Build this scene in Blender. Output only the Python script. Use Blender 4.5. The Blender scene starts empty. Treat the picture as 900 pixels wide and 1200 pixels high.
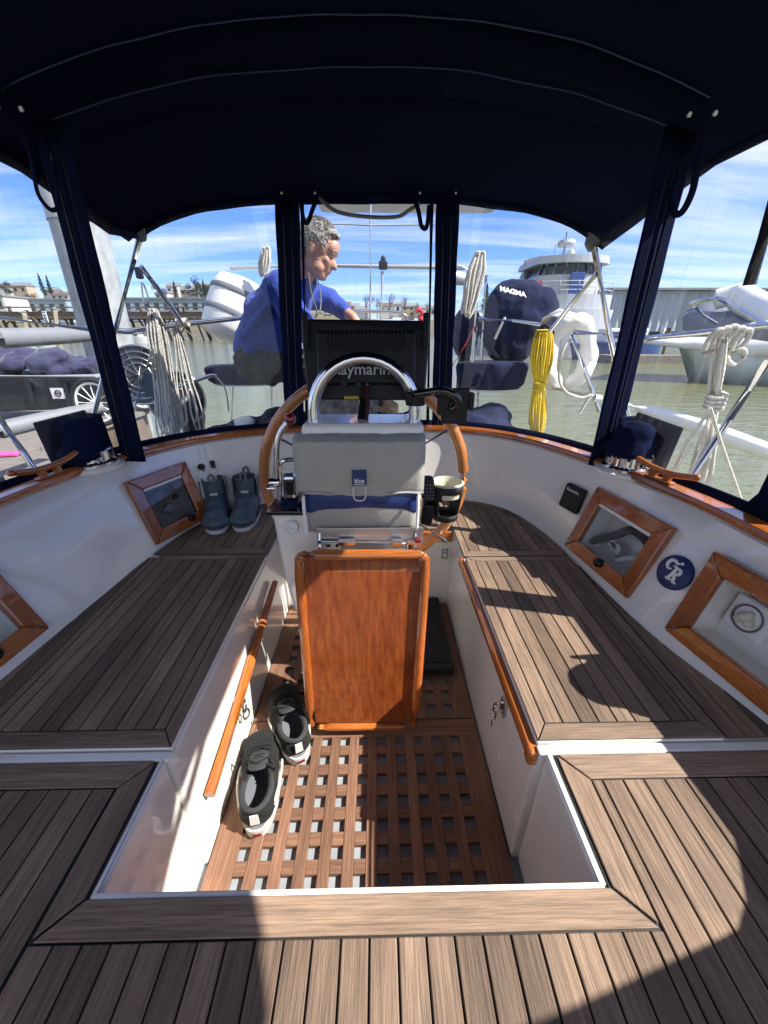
import bpy, bmesh, math, random
from mathutils import Vector, Matrix, noise as mnoise
random.seed(7)
sc = bpy.context.scene
R = math.radians
V = Vector
# ---------------------------------------------------------------- camera, sky, sun, exposure
CAM_F, CAM_P, CAM_YAW, CAM_H = 455.0, R(24.8), R(1.0), 1.25
cd = bpy.data.cameras.new('camera'); cam = bpy.data.objects.new('camera', cd); sc.collection.objects.link(cam)
cd.sensor_fit = 'HORIZONTAL'; cd.sensor_width = 36; cd.lens = 36*CAM_F/900
cd.clip_start = .02; cd.clip_end = 3000
cam.location = (0, 0, CAM_H); cam.rotation_euler = (R(90)-CAM_P, 0, -CAM_YAW)
sc.camera = cam
sc.render.resolution_x = 768; sc.render.resolution_y = 1024
SUN = V((.93, -.23, 1.0)).normalized()
sun_el = math.asin(SUN.z); sun_az = math.atan2(SUN.x, SUN.y)
w = bpy.data.worlds.new('World'); sc.world = w; w.use_nodes = True
nt = w.node_tree; nt.nodes.clear()
def wn(t, **k):
    n = nt.nodes.new(t)
    for a, b in k.items(): setattr(n, a, b)
    return n
wout = wn('ShaderNodeOutputWorld'); bg = wn('ShaderNodeBackground'); sky = wn('ShaderNodeTexSky', sky_type='NISHITA', sun_disc=False)
sky.sun_elevation = sun_el; sky.sun_rotation = sun_az; sky.air_density = 1.0; sky.dust_density = .05; sky.ozone_density = 3
bg.inputs[1].default_value = .125
tc = wn('ShaderNodeTexCoord'); sep = wn('ShaderNodeSeparateXYZ'); nt.links.new(tc.outputs['Generated'], sep.inputs[0])
mz = wn('ShaderNodeMath', operation='MAXIMUM'); nt.links.new(sep.outputs[2], mz.inputs[0]); mz.inputs[1].default_value = .0
az = wn('ShaderNodeMath', operation='ADD'); nt.links.new(mz.outputs[0], az.inputs[0]); az.inputs[1].default_value = .10
dx = wn('ShaderNodeMath', operation='DIVIDE'); dy = wn('ShaderNodeMath', operation='DIVIDE')
nt.links.new(sep.outputs[0], dx.inputs[0]); nt.links.new(az.outputs[0], dx.inputs[1])
nt.links.new(sep.outputs[1], dy.inputs[0]); nt.links.new(az.outputs[0], dy.inputs[1])
cmb = wn('ShaderNodeCombineXYZ'); nt.links.new(dx.outputs[0], cmb.inputs[0]); nt.links.new(dy.outputs[0], cmb.inputs[1])
mp = wn('ShaderNodeMapping'); mp.inputs['Rotation'].default_value = (0, 0, R(-14)); mp.inputs['Scale'].default_value = (.30, 1.5, 1)
nt.links.new(cmb.outputs[0], mp.inputs[0])
cn = wn('ShaderNodeTexNoise'); cn.inputs['Scale'].default_value = 1.1; cn.inputs['Detail'].default_value = 9; cn.inputs['Roughness'].default_value = .58; cn.inputs['Distortion'].default_value = .45
nt.links.new(mp.outputs[0], cn.inputs[0])
cr_ = wn('ShaderNodeValToRGB'); cr_.color_ramp.elements[0].position = .42; cr_.color_ramp.elements[1].position = .72
nt.links.new(cn.outputs[0], cr_.inputs[0])
cf = wn('ShaderNodeMath', operation='MULTIPLY'); nt.links.new(cr_.outputs[0], cf.inputs[0]); cf.inputs[1].default_value = .8
# unseen cloud added behind the camera as neutral fill light for the cockpit
fill_cloud = wn('ShaderNodeMapRange'); fill_cloud.interpolation_type = 'SMOOTHSTEP'; nt.links.new(sep.outputs[1], fill_cloud.inputs[0]); fill_cloud.inputs[1].default_value = .15; fill_cloud.inputs[2].default_value = -.45; fill_cloud.inputs[3].default_value = 0; fill_cloud.inputs[4].default_value = .65
mxb = wn('ShaderNodeMath', operation='MAXIMUM'); nt.links.new(cf.outputs[0], mxb.inputs[0]); nt.links.new(fill_cloud.outputs[0], mxb.inputs[1])
mixc = wn('ShaderNodeMixRGB'); nt.links.new(mxb.outputs[0], mixc.inputs[0])
tint = wn('ShaderNodeMixRGB', blend_type='MULTIPLY'); tint.inputs[0].default_value = 1; tint.inputs[2].default_value = (.38, .49, .84, 1)
nt.links.new(sky.outputs[0], tint.inputs[1]); nt.links.new(tint.outputs[0], mixc.inputs[1])
mixc.inputs[2].default_value = (4.6, 4.7, 4.9, 1)
nt.links.new(mixc.outputs[0], bg.inputs[0]); nt.links.new(bg.outputs[0], wout.inputs[0])
sl = bpy.data.lights.new('sun', 'SUN'); sun = bpy.data.objects.new('sun', sl); sc.collection.objects.link(sun)
sl.energy = 5; sl.angle = R(.5); sl.color = (1, .935, .85)
sun.rotation_euler = SUN.to_track_quat('Z', 'Y').to_euler(); sun.location = (4, 12, 9)
sc.view_settings.view_transform = 'Standard'; sc.view_settings.look = 'None'; sc.view_settings.gamma = 1
sc.view_settings.use_curve_mapping = False
sc.view_settings.exposure = 1.18
sc.cycles.transparent_max_bounces = 24; sc.cycles.max_bounces = 8; sc.cycles.diffuse_bounces = 5

# ---------------------------------------------------------------- coordinates measured from the photograph (900 x 1200)
def at(px, py, Y=None, z=None, x=None):
    a = (px-450)/CAM_F; b = (600-py)/CAM_F
    X, Yy, Z = a, math.cos(CAM_P)+b*math.sin(CAM_P), -math.sin(CAM_P)+b*math.cos(CAM_P)
    c, s = math.cos(CAM_YAW), math.sin(CAM_YAW)
    r = V((X*c+Yy*s, -X*s+Yy*c, Z))
    t = Y/r.y if Y is not None else ((z-CAM_H)/r.z if z is not None else x/r.x)
    return V((0, 0, CAM_H))+r*t

# ---------------------------------------------------------------- materials
def mat(name, col, rough=.5, metal=0, coat=0, spec=.5, var=0, vscale=8, vstretch=(1, 1, 1), bump=0, bscale=60, bstretch=(1, 1, 1), island=0, col2=None, sheen=0, coatr=.05, rvar=0):
    m = bpy.data.materials.new(name); m.use_nodes = True; t = m.node_tree; b = t.nodes['Principled BSDF']
    b.inputs['Base Color'].default_value = (*col, 1); b.inputs['Roughness'].default_value = rough; b.inputs['Metallic'].default_value = metal
    b.inputs['Coat Weight'].default_value = coat; b.inputs['Coat Roughness'].default_value = coatr; b.inputs['Specular IOR Level'].default_value = spec
    b.inputs['Sheen Weight'].default_value = sheen
    L = t.links.new; N = t.nodes.new
    tcn = N('ShaderNodeTexCoord')
    src = None
    if var or col2:
        mpn = N('ShaderNodeMapping'); mpn.inputs['Scale'].default_value = vstretch; L(tcn.outputs['Object'], mpn.inputs[0])
        vec = mpn.outputs[0]
        if island:
            g = N('ShaderNodeNewGeometry'); ad = N('ShaderNodeVectorMath'); ad.operation = 'ADD'; sc_ = N('ShaderNodeVectorMath'); sc_.operation = 'SCALE'
            cx = N('ShaderNodeCombineXYZ'); L(g.outputs['Random Per Island'], cx.inputs[0]); L(g.outputs['Random Per Island'], cx.inputs[1]); L(g.outputs['Random Per Island'], cx.inputs[2])
            L(cx.outputs[0], sc_.inputs[0]); sc_.inputs['Scale'].default_value = 37; L(sc_.outputs[0], ad.inputs[0]); L(vec, ad.inputs[1]); vec = ad.outputs[0]
        nz = N('ShaderNodeTexNoise'); nz.inputs['Scale'].default_value = vscale; nz.inputs['Detail'].default_value = 6; nz.inputs['Roughness'].default_value = .65
        L(vec, nz.inputs[0])
        rp = N('ShaderNodeValToRGB'); rp.color_ramp.elements[0].position = .3; rp.color_ramp.elements[1].position = .7
        c2 = col2 or tuple(min(1, c*(1+var)) for c in col); c1 = col if col2 else tuple(c*(1-var) for c in col)
        rp.color_ramp.elements[0].color = (*c1, 1); rp.color_ramp.elements[1].color = (*c2, 1)
        L(nz.outputs[0], rp.inputs[0]); src = rp.outputs[0]
        if island:
            hs = N('ShaderNodeHueSaturation'); mr = N('ShaderNodeMapRange'); L(g.outputs['Random Per Island'], mr.inputs[0]); mr.inputs[3].default_value = 1-island; mr.inputs[4].default_value = 1+island
            L(mr.outputs[0], hs.inputs['Value']); L(src, hs.inputs['Color']); src = hs.outputs[0]
        L(src, b.inputs['Base Color'])
        if rvar:
            m2 = N('ShaderNodeMapRange'); L(nz.outputs[0], m2.inputs[0]); m2.inputs[1].default_value = .3; m2.inputs[2].default_value = .7; m2.inputs[3].default_value = rough-rvar; m2.inputs[4].default_value = rough+rvar
            L(m2.outputs[0], b.inputs['Roughness'])
    if bump:
        mb_ = N('ShaderNodeMapping'); mb_.inputs['Scale'].default_value = bstretch; L(tcn.outputs['Object'], mb_.inputs[0])
        n2 = N('ShaderNodeTexNoise'); n2.inputs['Scale'].default_value = bscale; n2.inputs['Detail'].default_value = 5; n2.inputs['Roughness'].default_value = .6; L(mb_.outputs[0], n2.inputs[0])
        bp = N('ShaderNodeBump'); bp.inputs['Strength'].default_value = bump; bp.inputs['Distance'].default_value = .01; L(n2.outputs[0], bp.inputs['Height']); L(bp.outputs[0], b.inputs['Normal'])
    return m
def wood(name, dark, light, axis, rough=.6, coat=0, scale=6, island=.32, bump=.35, fine=1, stain=.38, lng=1.6):
    """timber with fibres running along one object axis"""
    st = [34*fine, 34*fine, 34*fine]; st[axis] = lng
    m = mat(name, dark, rough, 0, coat, .35, .01, scale, tuple(st), bump, scale*1.6, tuple(st), island, light)
    t = m.node_tree; L = t.links.new; N = t.nodes.new; b = t.nodes['Principled BSDF']
    # broad weather stains and thin dark pores
    src = b.inputs['Base Color'].links[0].from_socket
    tcn = N('ShaderNodeTexCoord'); st2 = [9, 9, 9]; st2[axis] = 2 if lng > 1 else .5
    mpn = N('ShaderNodeMapping'); mpn.inputs['Scale'].default_value = st2; L(tcn.outputs['Object'], mpn.inputs[0])
    nz = N('ShaderNodeTexNoise'); nz.inputs['Scale'].default_value = 1; nz.inputs['Detail'].default_value = 4; L(mpn.outputs[0], nz.inputs[0])
    mr = N('ShaderNodeMapRange'); L(nz.outputs[0], mr.inputs[0]); mr.inputs[1].default_value = .3; mr.inputs[2].default_value = .7; mr.inputs[3].default_value = 1-stain; mr.inputs[4].default_value = 1+stain
    st3 = [190*min(1, fine)]*3; st3[axis] = 2.5 if lng > 1 else .6
    mp3 = N('ShaderNodeMapping'); mp3.inputs['Scale'].default_value = st3; L(tcn.outputs['Object'], mp3.inputs[0])
    n3 = N('ShaderNodeTexNoise'); n3.inputs['Scale'].default_value = 1; n3.inputs['Detail'].default_value = 3; L(mp3.outputs[0], n3.inputs[0])
    m3 = N('ShaderNodeMapRange'); L(n3.outputs[0], m3.inputs[0]); m3.inputs[1].default_value = .34; m3.inputs[2].default_value = .5; m3.inputs[3].default_value = .84 if not coat else .9; m3.inputs[4].default_value = 1
    mu = N('ShaderNodeMath'); mu.operation = 'MULTIPLY'; L(mr.outputs[0], mu.inputs[0]); L(m3.outputs[0], mu.inputs[1])
    hs = N('ShaderNodeHueSaturation'); L(mu.outputs[0], hs.inputs['Value']); L(src, hs.inputs['Color']); L(hs.outputs[0], b.inputs['Base Color'])
    return m
M = {}
M['gel'] = mat('gelcoat', (.79, .77, .72), .22, coat=.7, var=.03, vscale=1.6, rvar=.08)
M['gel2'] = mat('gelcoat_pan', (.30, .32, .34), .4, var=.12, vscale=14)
M['teakY'] = wood('teak_along', (.115, .078, .055), (.255, .175, .120), 1)
M['teakX'] = wood('teak_across', (.115, .078, .055), (.255, .175, .120), 0)
M['caulk'] = mat('caulk', (.016, .016, .017), .6)
M['grateY'] = wood('grating_along', (.13, .062, .036), (.29, .155, .095), 1, rough=.65, stain=.3, island=.12)
M['grateX'] = wood('grating_across', (.13, .062, .036), (.29, .155, .095), 0, rough=.65, stain=.3, island=.12)
M['varX'] = wood('varnished_across', (.23, .058, .010), (.46, .145, .028), 0, rough=.22, coat=.9, island=.06, bump=.03)
M['varY'] = wood('varnished_along', (.23, .058, .010), (.46, .145, .028), 1, rough=.22, coat=.9, island=.06, bump=.03)
M['varZ'] = wood('varnished_upright', (.22, .050, .009), (.42, .115, .022), 2, rough=.22, coat=.9, island=.06, bump=.03)
M['ribbon'] = wood('striped_veneer', (.16, .032, .008), (.33, .085, .022), 2, rough=.16, coat=1, island=.0, bump=.0, fine=.38, stain=.10, lng=.08)
M['navy'] = mat('navy_canvas', (.0055, .009, .032), .9, spec=.06, sheen=.0, bump=.15, bscale=400, var=.25, vscale=5)
M['navy2'] = mat('navy_cover', (.007, .011, .042), .85, spec=.15, sheen=.05, bump=.3, bscale=25, var=.3, vscale=6)
M['navyv'] = mat('navy_vinyl', (.012, .03, .13), .45)
M['black'] = mat('black_plastic', (.006, .006, .007), .45, spec=.3)
M['blackg'] = mat('black_gloss', (.006, .006, .008), .15, coat=.5)
M['rubber'] = mat('rubber', (.014, .015, .016), .7, bump=.2, bscale=200)
M['zip'] = mat('zip_tape', (.012, .011, .012), .35)
M['chrome'] = mat('polished_steel', (.66, .66, .67), .12, 1, var=.08, vscale=20, rvar=.05)
M['steel'] = mat('brushed_steel', (.55, .55, .56), .35, 1)
M['alu'] = mat('anodised_tube', (.50, .52, .56), .45, .6)
M['greyb'] = mat('grey_vinyl', (.36, .35, .32), .55, bump=.25, bscale=14, var=.06, vscale=5)
M['white'] = mat('white_plastic', (.75, .75, .73), .4)
M['whitev'] = mat('white_vinyl', (.78, .78, .76), .45, bump=.3, bscale=9)
M['bone'] = mat('bone_plastic', (.62, .60, .45), .5)
M['rope'] = mat('white_rope', (.62, .59, .52), .85, bump=1.0, bscale=160, var=.15, vscale=40)
M['ropeg'] = mat('grey_rope', (.52, .50, .46), .85, bump=1.0, bscale=160, var=.3, vscale=40)
M['ropey'] = mat('yellow_rope', (.80, .58, .02), .7, bump=.8, bscale=160, var=.12, vscale=40)
M['roper'] = mat('red_rope', (.45, .04, .04), .8)
M['greytube'] = mat('grey_tube', (.17, .18, .20), .6, bump=.2, bscale=20, var=.06)
M['skin'] = mat('skin', (.50, .25, .175), .55, var=.07, vscale=30, bump=.2, bscale=160)
M['hair'] = mat('grey_hair', (.10, .085, .075), .75, col2=(.50, .48, .45), vscale=38, vstretch=(1, 2, 2), bump=1.4, bscale=70)
M['shirt'] = mat('blue_shirt', (.012, .045, .30), .9, sheen=.1, bump=1, bscale=26, var=.18, vscale=9)
M['shorts'] = mat('olive_shorts', (.028, .027, .020), .9, bump=.6, bscale=18, var=.25, vscale=12)
M['suede'] = mat('black_suede', (.009, .010, .010), .9, bump=.5, bscale=90, var=.4, vscale=30)
M['lining'] = mat('shoe_lining', (.035, .037, .04), .85)
M['solew'] = mat('white_sole', (.50, .48, .44), .6, var=.15, vscale=25)
M['stitch'] = mat('cream_stitch', (.65, .63, .57), .8)
M['boot'] = mat('blue_rubber', (.06, .088, .108), .45, var=.12, vscale=14)
M['bootg'] = mat('grey_elastic', (.15, .16, .16), .8)
M['pad'] = mat('pink_board', (.75, .08, .30), .6)
M['galv'] = mat('galvanised', (.20, .22, .225), .6, .2, var=.22, vscale=7, vstretch=(1, 1, .5), col2=(.40, .42, .425))
M['galv2'] = mat('piling_cap', (.42, .43, .44), .5)
M['dockw'] = mat('dock_planks', (.12, .105, .088), .85, bump=.5, bscale=30, col2=(.22, .20, .17), vscale=7, vstretch=(1, 9, 1))
M['pile'] = mat('old_piles', (.055, .04, .03), .9, col2=(.17, .13, .095), vscale=3, vstretch=(2, 2, .4))
M['cart'] = mat('cart_body', (.016, .018, .022), .55, var=.3, vscale=4)
M['purple'] = mat('purple_tarp', (.016, .017, .058), .8, bump=1.0, bscale=12, sheen=.2)
M['red'] = mat('red_cloth', (.55, .02, .03), .7)
M['redp'] = mat('red_plastic', (.16, .006, .010), .25, coat=.5)
M['roof'] = mat('grey_roof', (.17, .18, .19), .8, var=.2, vscale=.6)
M['roof2'] = mat('brown_roof', (.12, .09, .075), .85, var=.2, vscale=.6)
M['siding'] = mat('pale_siding', (.50, .50, .47), .8, var=.06, vscale=1)
M['siding2'] = mat('tan_siding', (.36, .30, .22), .8, var=.06, vscale=1)
M['siding3'] = mat('blue_siding', (.25, .31, .36), .8, var=.06, vscale=1)
M['glassd'] = mat('dark_glass', (.02, .028, .035), .08)
M['grass'] = mat('hill_scrub', (.07, .075, .035), .95, col2=(.17, .14, .08), vscale=.08)
M['mud'] = mat('shore_rock', (.10, .09, .075), .95, var=.3, vscale=.4)
M['leafd'] = mat('evergreen', (.016, .032, .018), .8, var=.5, vscale=1.2)
M['twig'] = mat('bare_twigs', (.10, .08, .065), .9)
M['bark'] = mat('bark', (.07, .05, .038), .9)
M['hullw'] = mat('white_hull', (.60, .61, .62), .3, coat=.4, var=.04, vscale=1)
M['shipw'] = mat('ship_paint', (.40, .42, .45), .45, var=.08, vscale=.4)
M['pebble'] = mat('pale_hull', (.36, .40, .40), .5, var=.1, vscale=.8)
M['hullb'] = mat('blue_hull', (.02, .06, .24), .3, coat=.4)
M['shed'] = mat('shed_metal', (.22, .26, .30), .6, 0, col2=(.33, .37, .41), vscale=.5, vstretch=(3, 3, .3))
M['solar'] = mat('solar_cells', (.012, .016, .035), .2, coat=.6)
M['fur'] = mat('dog_fur', (.02, .018, .016), .9, col2=(.55, .50, .43), vscale=9, bump=1, bscale=90)
M['furt'] = mat('tan_fur', (.42, .26, .14), .9, bump=1, bscale=90)
M['maroon'] = mat('maroon_cable', (.05, .008, .008), .4)
M['text'] = mat('grey_print', (.55, .55, .56), .5)
M['textw'] = mat('white_print', (.78, .78, .75), .5)
M['yel'] = mat('yellow_sticker', (.42, .36, .02), .5)
M['wheelw'] = wood('wheel_timber', (.30, .095, .022), (.55, .22, .06), 0, rough=.25, coat=.8, island=.0, bump=.02)
M['roofc'] = mat('canopy_canvas', (.0055, .009, .032), .9, spec=.06, bump=.5, bscale=420, var=.2, vscale=2)
def glow_through(m, c, f):
    t = m.node_tree; L = t.links.new; b = t.nodes['Principled BSDF']; o = t.nodes['Material Output']
    tr = t.nodes.new('ShaderNodeBsdfTranslucent'); tr.inputs[0].default_value = (*c, 1); mx = t.nodes.new('ShaderNodeMixShader'); mx.inputs[0].default_value = f
    L(b.outputs[0], mx.inputs[1]); L(tr.outputs[0], mx.inputs[2]); L(mx.outputs[0], o.inputs[0])
glow_through(M['roofc'], (.010, .016, .045), .35)
# clear vinyl: see-through sheet with a soft sheen and scuffs
def vinyl(name, scuff=.038, tintc=(.93, .95, .97)):
    m = bpy.data.materials.new(name); m.use_nodes = True; t = m.node_tree; t.nodes.clear(); L = t.links.new; N = t.nodes.new
    o = N('ShaderNodeOutputMaterial'); tr = N('ShaderNodeBsdfTransparent'); tr.inputs[0].default_value = (*tintc, 1)
    gl = N('ShaderNodeBsdfGlossy'); gl.inputs['Roughness'].default_value = .03
    df = N('ShaderNodeBsdfDiffuse'); df.inputs[0].default_value = (.8, .82, .85, 1)
    tl = N('ShaderNodeBsdfTranslucent'); tl.inputs[0].default_value = (.8, .82, .85, 1)
    ad = N('ShaderNodeMixShader'); ad.inputs[0].default_value = .5; L(df.outputs[0], ad.inputs[1]); L(tl.outputs[0], ad.inputs[2])
    lw = N('ShaderNodeLayerWeight'); lw.inputs[0].default_value = .5; pw = N('ShaderNodeMath'); pw.operation = 'POWER'; L(lw.outputs['Facing'], pw.inputs[0]); pw.inputs[1].default_value = 4
    fr = N('ShaderNodeMath'); fr.operation = 'MULTIPLY_ADD'; L(pw.outputs[0], fr.inputs[0]); fr.inputs[1].default_value = .45; fr.inputs[2].default_value = .03
    tcn = N('ShaderNodeTexCoord'); mpn = N('ShaderNodeMapping'); mpn.inputs['Scale'].default_value = (26, 26, 3); mpn.inputs['Rotation'].default_value = (.2, .25, 0); L(tcn.outputs['Object'], mpn.inputs[0])
    nz = N('ShaderNodeTexNoise'); nz.inputs['Scale'].default_value = 1.3; nz.inputs['Detail'].default_value = 5; L(mpn.outputs[0], nz.inputs[0])
    rp = N('ShaderNodeValToRGB'); rp.color_ramp.elements[0].position = .50; rp.color_ramp.elements[1].position = .8; rp.color_ramp.elements[0].color = (scuff*.5,)*3+(1,); rp.color_ramp.elements[1].color = (scuff*2.6,)*3+(1,)
    L(nz.outputs[0], rp.inputs[0])
    vo = N('ShaderNodeTexVoronoi'); vo.inputs['Scale'].default_value = 34; L(tcn.outputs['Object'], vo.inputs[0])
    rv = N('ShaderNodeValToRGB'); rv.color_ramp.elements[0].position = .03; rv.color_ramp.elements[1].position = .06; rv.color_ramp.elements[0].color = (.35,)*3+(1,); rv.color_ramp.elements[1].color = (0, 0, 0, 1); L(vo.outputs['Distance'], rv.inputs[0])
    n9 = N('ShaderNodeTexNoise'); n9.inputs['Scale'].default_value = 2.5; L(tcn.outputs['Object'], n9.inputs[0])
    r9 = N('ShaderNodeValToRGB'); r9.color_ramp.elements[0].position = .52; r9.color_ramp.elements[1].position = .66; L(n9.outputs[0], r9.inputs[0])
    mv = N('ShaderNodeMath'); mv.operation = 'MULTIPLY'; L(rv.outputs[0], mv.inputs[0]); L(r9.outputs[0], mv.inputs[1])
    mx = N('ShaderNodeMath'); mx.operation = 'MAXIMUM'; L(rp.outputs[0], mx.inputs[0]); L(mv.outputs[0], mx.inputs[1])
    m1 = N('ShaderNodeMixShader'); L(fr.outputs[0], m1.inputs[0]); L(tr.outputs[0], m1.inputs[1]); L(gl.outputs[0], m1.inputs[2])
    m2 = N('ShaderNodeMixShader'); L(mx.outputs[0], m2.inputs[0]); L(m1.outputs[0], m2.inputs[1]); L(ad.outputs[0], m2.inputs[2])
    L(m2.outputs[0], o.inputs[0]); return m
M['vinyl'] = vinyl('clear_vinyl'); M['acrylic'] = vinyl('smoked_acrylic', .02, (.62, .62, .64))
# water
def water_mat():
    m = bpy.data.materials.new('harbour_water'); m.use_nodes = True; t = m.node_tree; b = t.nodes['Principled BSDF']; L = t.links.new; N = t.nodes.new
    b.inputs['Roughness'].default_value = .07; b.inputs['IOR'].default_value = 1.33
    tcn = N('ShaderNodeTexCoord')
    n0 = N('ShaderNodeTexNoise'); n0.inputs['Scale'].default_value = .12; L(tcn.outputs['Object'], n0.inputs[0])
    rp = N('ShaderNodeValToRGB'); rp.color_ramp.elements[0].color = (.13, .14, .058, 1); rp.color_ramp.elements[1].color = (.16, .17, .085, 1); L(n0.outputs[0], rp.inputs[0]); L(rp.outputs[0], b.inputs['Base Color'])
    hh = None
    for scl, st, k in ((.9, (1, 2.4, 1), .55), (3.6, (1, 2.0, 1), .3), (12, (1, 1.5, 1), .12)):
        mpn = N('ShaderNodeMapping'); mpn.inputs['Scale'].default_value = st; mpn.inputs['Rotation'].default_value = (0, 0, .3); L(tcn.outputs['Object'], mpn.inputs[0])
        n = N('ShaderNodeTexNoise'); n.inputs['Scale'].default_value = scl; n.inputs['Detail'].default_value = 3; L(mpn.outputs[0], n.inputs[0])
        mu = N('ShaderNodeMath'); mu.operation = 'MULTIPLY'; L(n.outputs[0], mu.inputs[0]); mu.inputs[1].default_value = k
        if hh is None: hh = mu.outputs[0]
        else:
            a = N('ShaderNodeMath'); a.operation = 'ADD'; L(hh, a.inputs[0]); L(mu.outputs[0], a.inputs[1]); hh = a.outputs[0]
    bp = N('ShaderNodeBump'); bp.inputs['Strength'].default_value = .6; bp.inputs['Distance'].default_value = .16; L(hh, bp.inputs['Height']); L(bp.outputs[0], b.inputs['Normal'])
    return m
M['water'] = water_mat()

# ---------------------------------------------------------------- mesh helpers
col = sc.collection
def frame(d):
    d = d.normalized(); a = V((0, 0, 1)) if abs(d.z) < .95 else V((1, 0, 0))
    u = d.cross(a).normalized(); return u, u.cross(d).normalized()
class MB:
    def __init__(s): s.v = []; s.f = []; s.sm = []
    def face(s, ids, smooth=False): s.f.append(ids); s.sm.append(smooth)
    def poly(s, pts, smooth=False):
        n = len(s.v); s.v += [V(p) for p in pts]; s.face(list(range(n, n+len(pts))), smooth)
    def box(s, c, d, rot=None):
        c = V(c); n = len(s.v); r = rot or Matrix.Identity(3)
        for x in (-.5, .5):
            for y in (-.5, .5):
                for z in (-.5, .5): s.v.append(c+r@V((x*d[0], y*d[1], z*d[2])))
        for q in ((0, 1, 3, 2), (4, 6, 7, 5), (0, 4, 5, 1), (2, 3, 7, 6), (0, 2, 6, 4), (1, 5, 7, 3)): s.face([n+i for i in q])
        return s
    def prism(s, pts, up):
        """pts: planar polygon, extruded by the vector up"""
        n = len(s.v); k = len(pts); up = V(up); s.v += [V(p) for p in pts]+[V(p)+up for p in pts]
        s.face([n+i for i in range(k)][::-1]); s.face([n+k+i for i in range(k)])
        for i in range(k): j = (i+1) % k; s.face([n+i, n+j, n+k+j, n+k+i])
        return s
    def tube(s, pts, r, seg=8, closed=False, cap=True):
        pts = [V(p) for p in pts]; k = len(pts); rs = r if isinstance(r, (list, tuple)) else [r]*k
        n = len(s.v); u = None
        for i, p in enumerate(pts):
            if closed: d = pts[(i+1) % k]-pts[i-1]
            else: d = pts[min(i+1, k-1)]-pts[max(i-1, 0)]
            if d.length < 1e-9: d = V((0, 0, 1))
            d.normalize()
            if u is None: u, w_ = frame(d)
            else:
                u = u-d*u.dot(d)
                if u.length < 1e-6: u, _ = frame(d)
                u.normalize(); w_ = d.cross(u)
            for j in range(seg):
                a = 2*math.pi*j/seg; s.v.append(p+(u*math.cos(a)+w_*math.sin(a))*rs[i])
        m = k if closed else k-1
        for i in range(m):
            for j in range(seg):
                a = n+i*seg+j; b = n+i*seg+(j+1) % seg; c = n+((i+1) % k)*seg
                s.face([a, b, c+(j+1) % seg, c+j], True)
        if cap and not closed:
            s.face([n+j for j in range(seg)][::-1]); s.face([n+(k-1)*seg+j for j in range(seg)])
        return s
    def lathe(s, o, prof, axis=(0, 0, 1), seg=20, ux=None, a0=0, a1=2*math.pi):
        o = V(o); ax = V(axis).normalized(); u, w_ = frame(ax); full = abs(a1-a0-2*math.pi) < 1e-6
        n = len(s.v); ns = seg if full else seg+1
        for r, h in prof:
            for j in range(ns):
                a = a0+(a1-a0)*j/seg; s.v.append(o+ax*h+(u*math.cos(a)+w_*math.sin(a))*r)
        for i in range(len(prof)-1):
            for j in range(seg):
                jn = (j+1) % ns if full else j+1
                s.face([n+i*ns+j, n+i*ns+jn, n+(i+1)*ns+jn, n+(i+1)*ns+j], True)
        return s
    def ell(s, c, r, rot=None, seg=14, rings=8):
        c = V(c); n = len(s.v); q = rot or Matrix.Identity(3)
        for i in range(rings+1):
            th = math.pi*i/rings
            for j in range(seg):
                a = 2*math.pi*j/seg; s.v.append(c+q@V((r[0]*math.sin(th)*math.cos(a), r[1]*math.sin(th)*math.sin(a), r[2]*math.cos(th))))
        for i in range(rings):
            for j in range(seg):
                s.face([n+i*seg+j, n+(i+1)*seg+j, n+(i+1)*seg+(j+1) % seg, n+i*seg+(j+1) % seg], True)
        return s
    def grid(s, P, smooth=True, closed_u=False):
        n = len(s.v); a = len(P); b = len(P[0])
        for row in P: s.v += [V(p) for p in row]
        for i in range(a if closed_u else a-1):
            for j in range(b-1):
                i2 = (i+1) % a; s.face([n+i*b+j, n+i*b+j+1, n+i2*b+j+1, n+i2*b+j], smooth)
        return s
    def build(s, name, m, parent=None, bevel=0, solid=0, origin=None, segs=2, weld=False, subd=0, sharp=40, recalc=True):
        me = bpy.data.meshes.new(name); o = V((0, 0, 0))
        if parent is not None: o = world_loc(parent)
        elif origin is not None: o = V(origin)
        elif s.v:
            lo = [min(p[i] for p in s.v) for i in range(3)]; hi = [max(p[i] for p in s.v) for i in range(3)]; o = V(((lo[0]+hi[0])/2, (lo[1]+hi[1])/2, lo[2]))
        me.from_pydata([p-o for p in s.v], [], s.f); me.polygons.foreach_set('use_smooth', s.sm)
        if weld or recalc:
            bm = bmesh.new(); bm.from_mesh(me)
            if weld: bmesh.ops.remove_doubles(bm, verts=bm.verts, dist=1e-5)
            if recalc: bmesh.ops.recalc_face_normals(bm, faces=bm.faces)
            bm.to_mesh(me); bm.free()
        me.update()
        if sharp and any(s.sm): me.set_sharp_from_angle(angle=R(sharp))
        me.materials.append(M[m] if isinstance(m, str) else m)
        ob = bpy.data.objects.new(name, me); col.objects.link(ob)
        if parent is not None: ob.parent = parent
        else: ob.location = o
        if solid: md = ob.modifiers.new('solid', 'SOLIDIFY'); md.thickness = solid; md.offset = 0
        if subd: md = ob.modifiers.new('sub', 'SUBSURF'); md.levels = md.render_levels = subd
        if bevel: md = ob.modifiers.new('bevel', 'BEVEL'); md.width = bevel; md.segments = segs; md.limit_method = 'ANGLE'; md.angle_limit = R(35); md.harden_normals = False
        return ob
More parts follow.
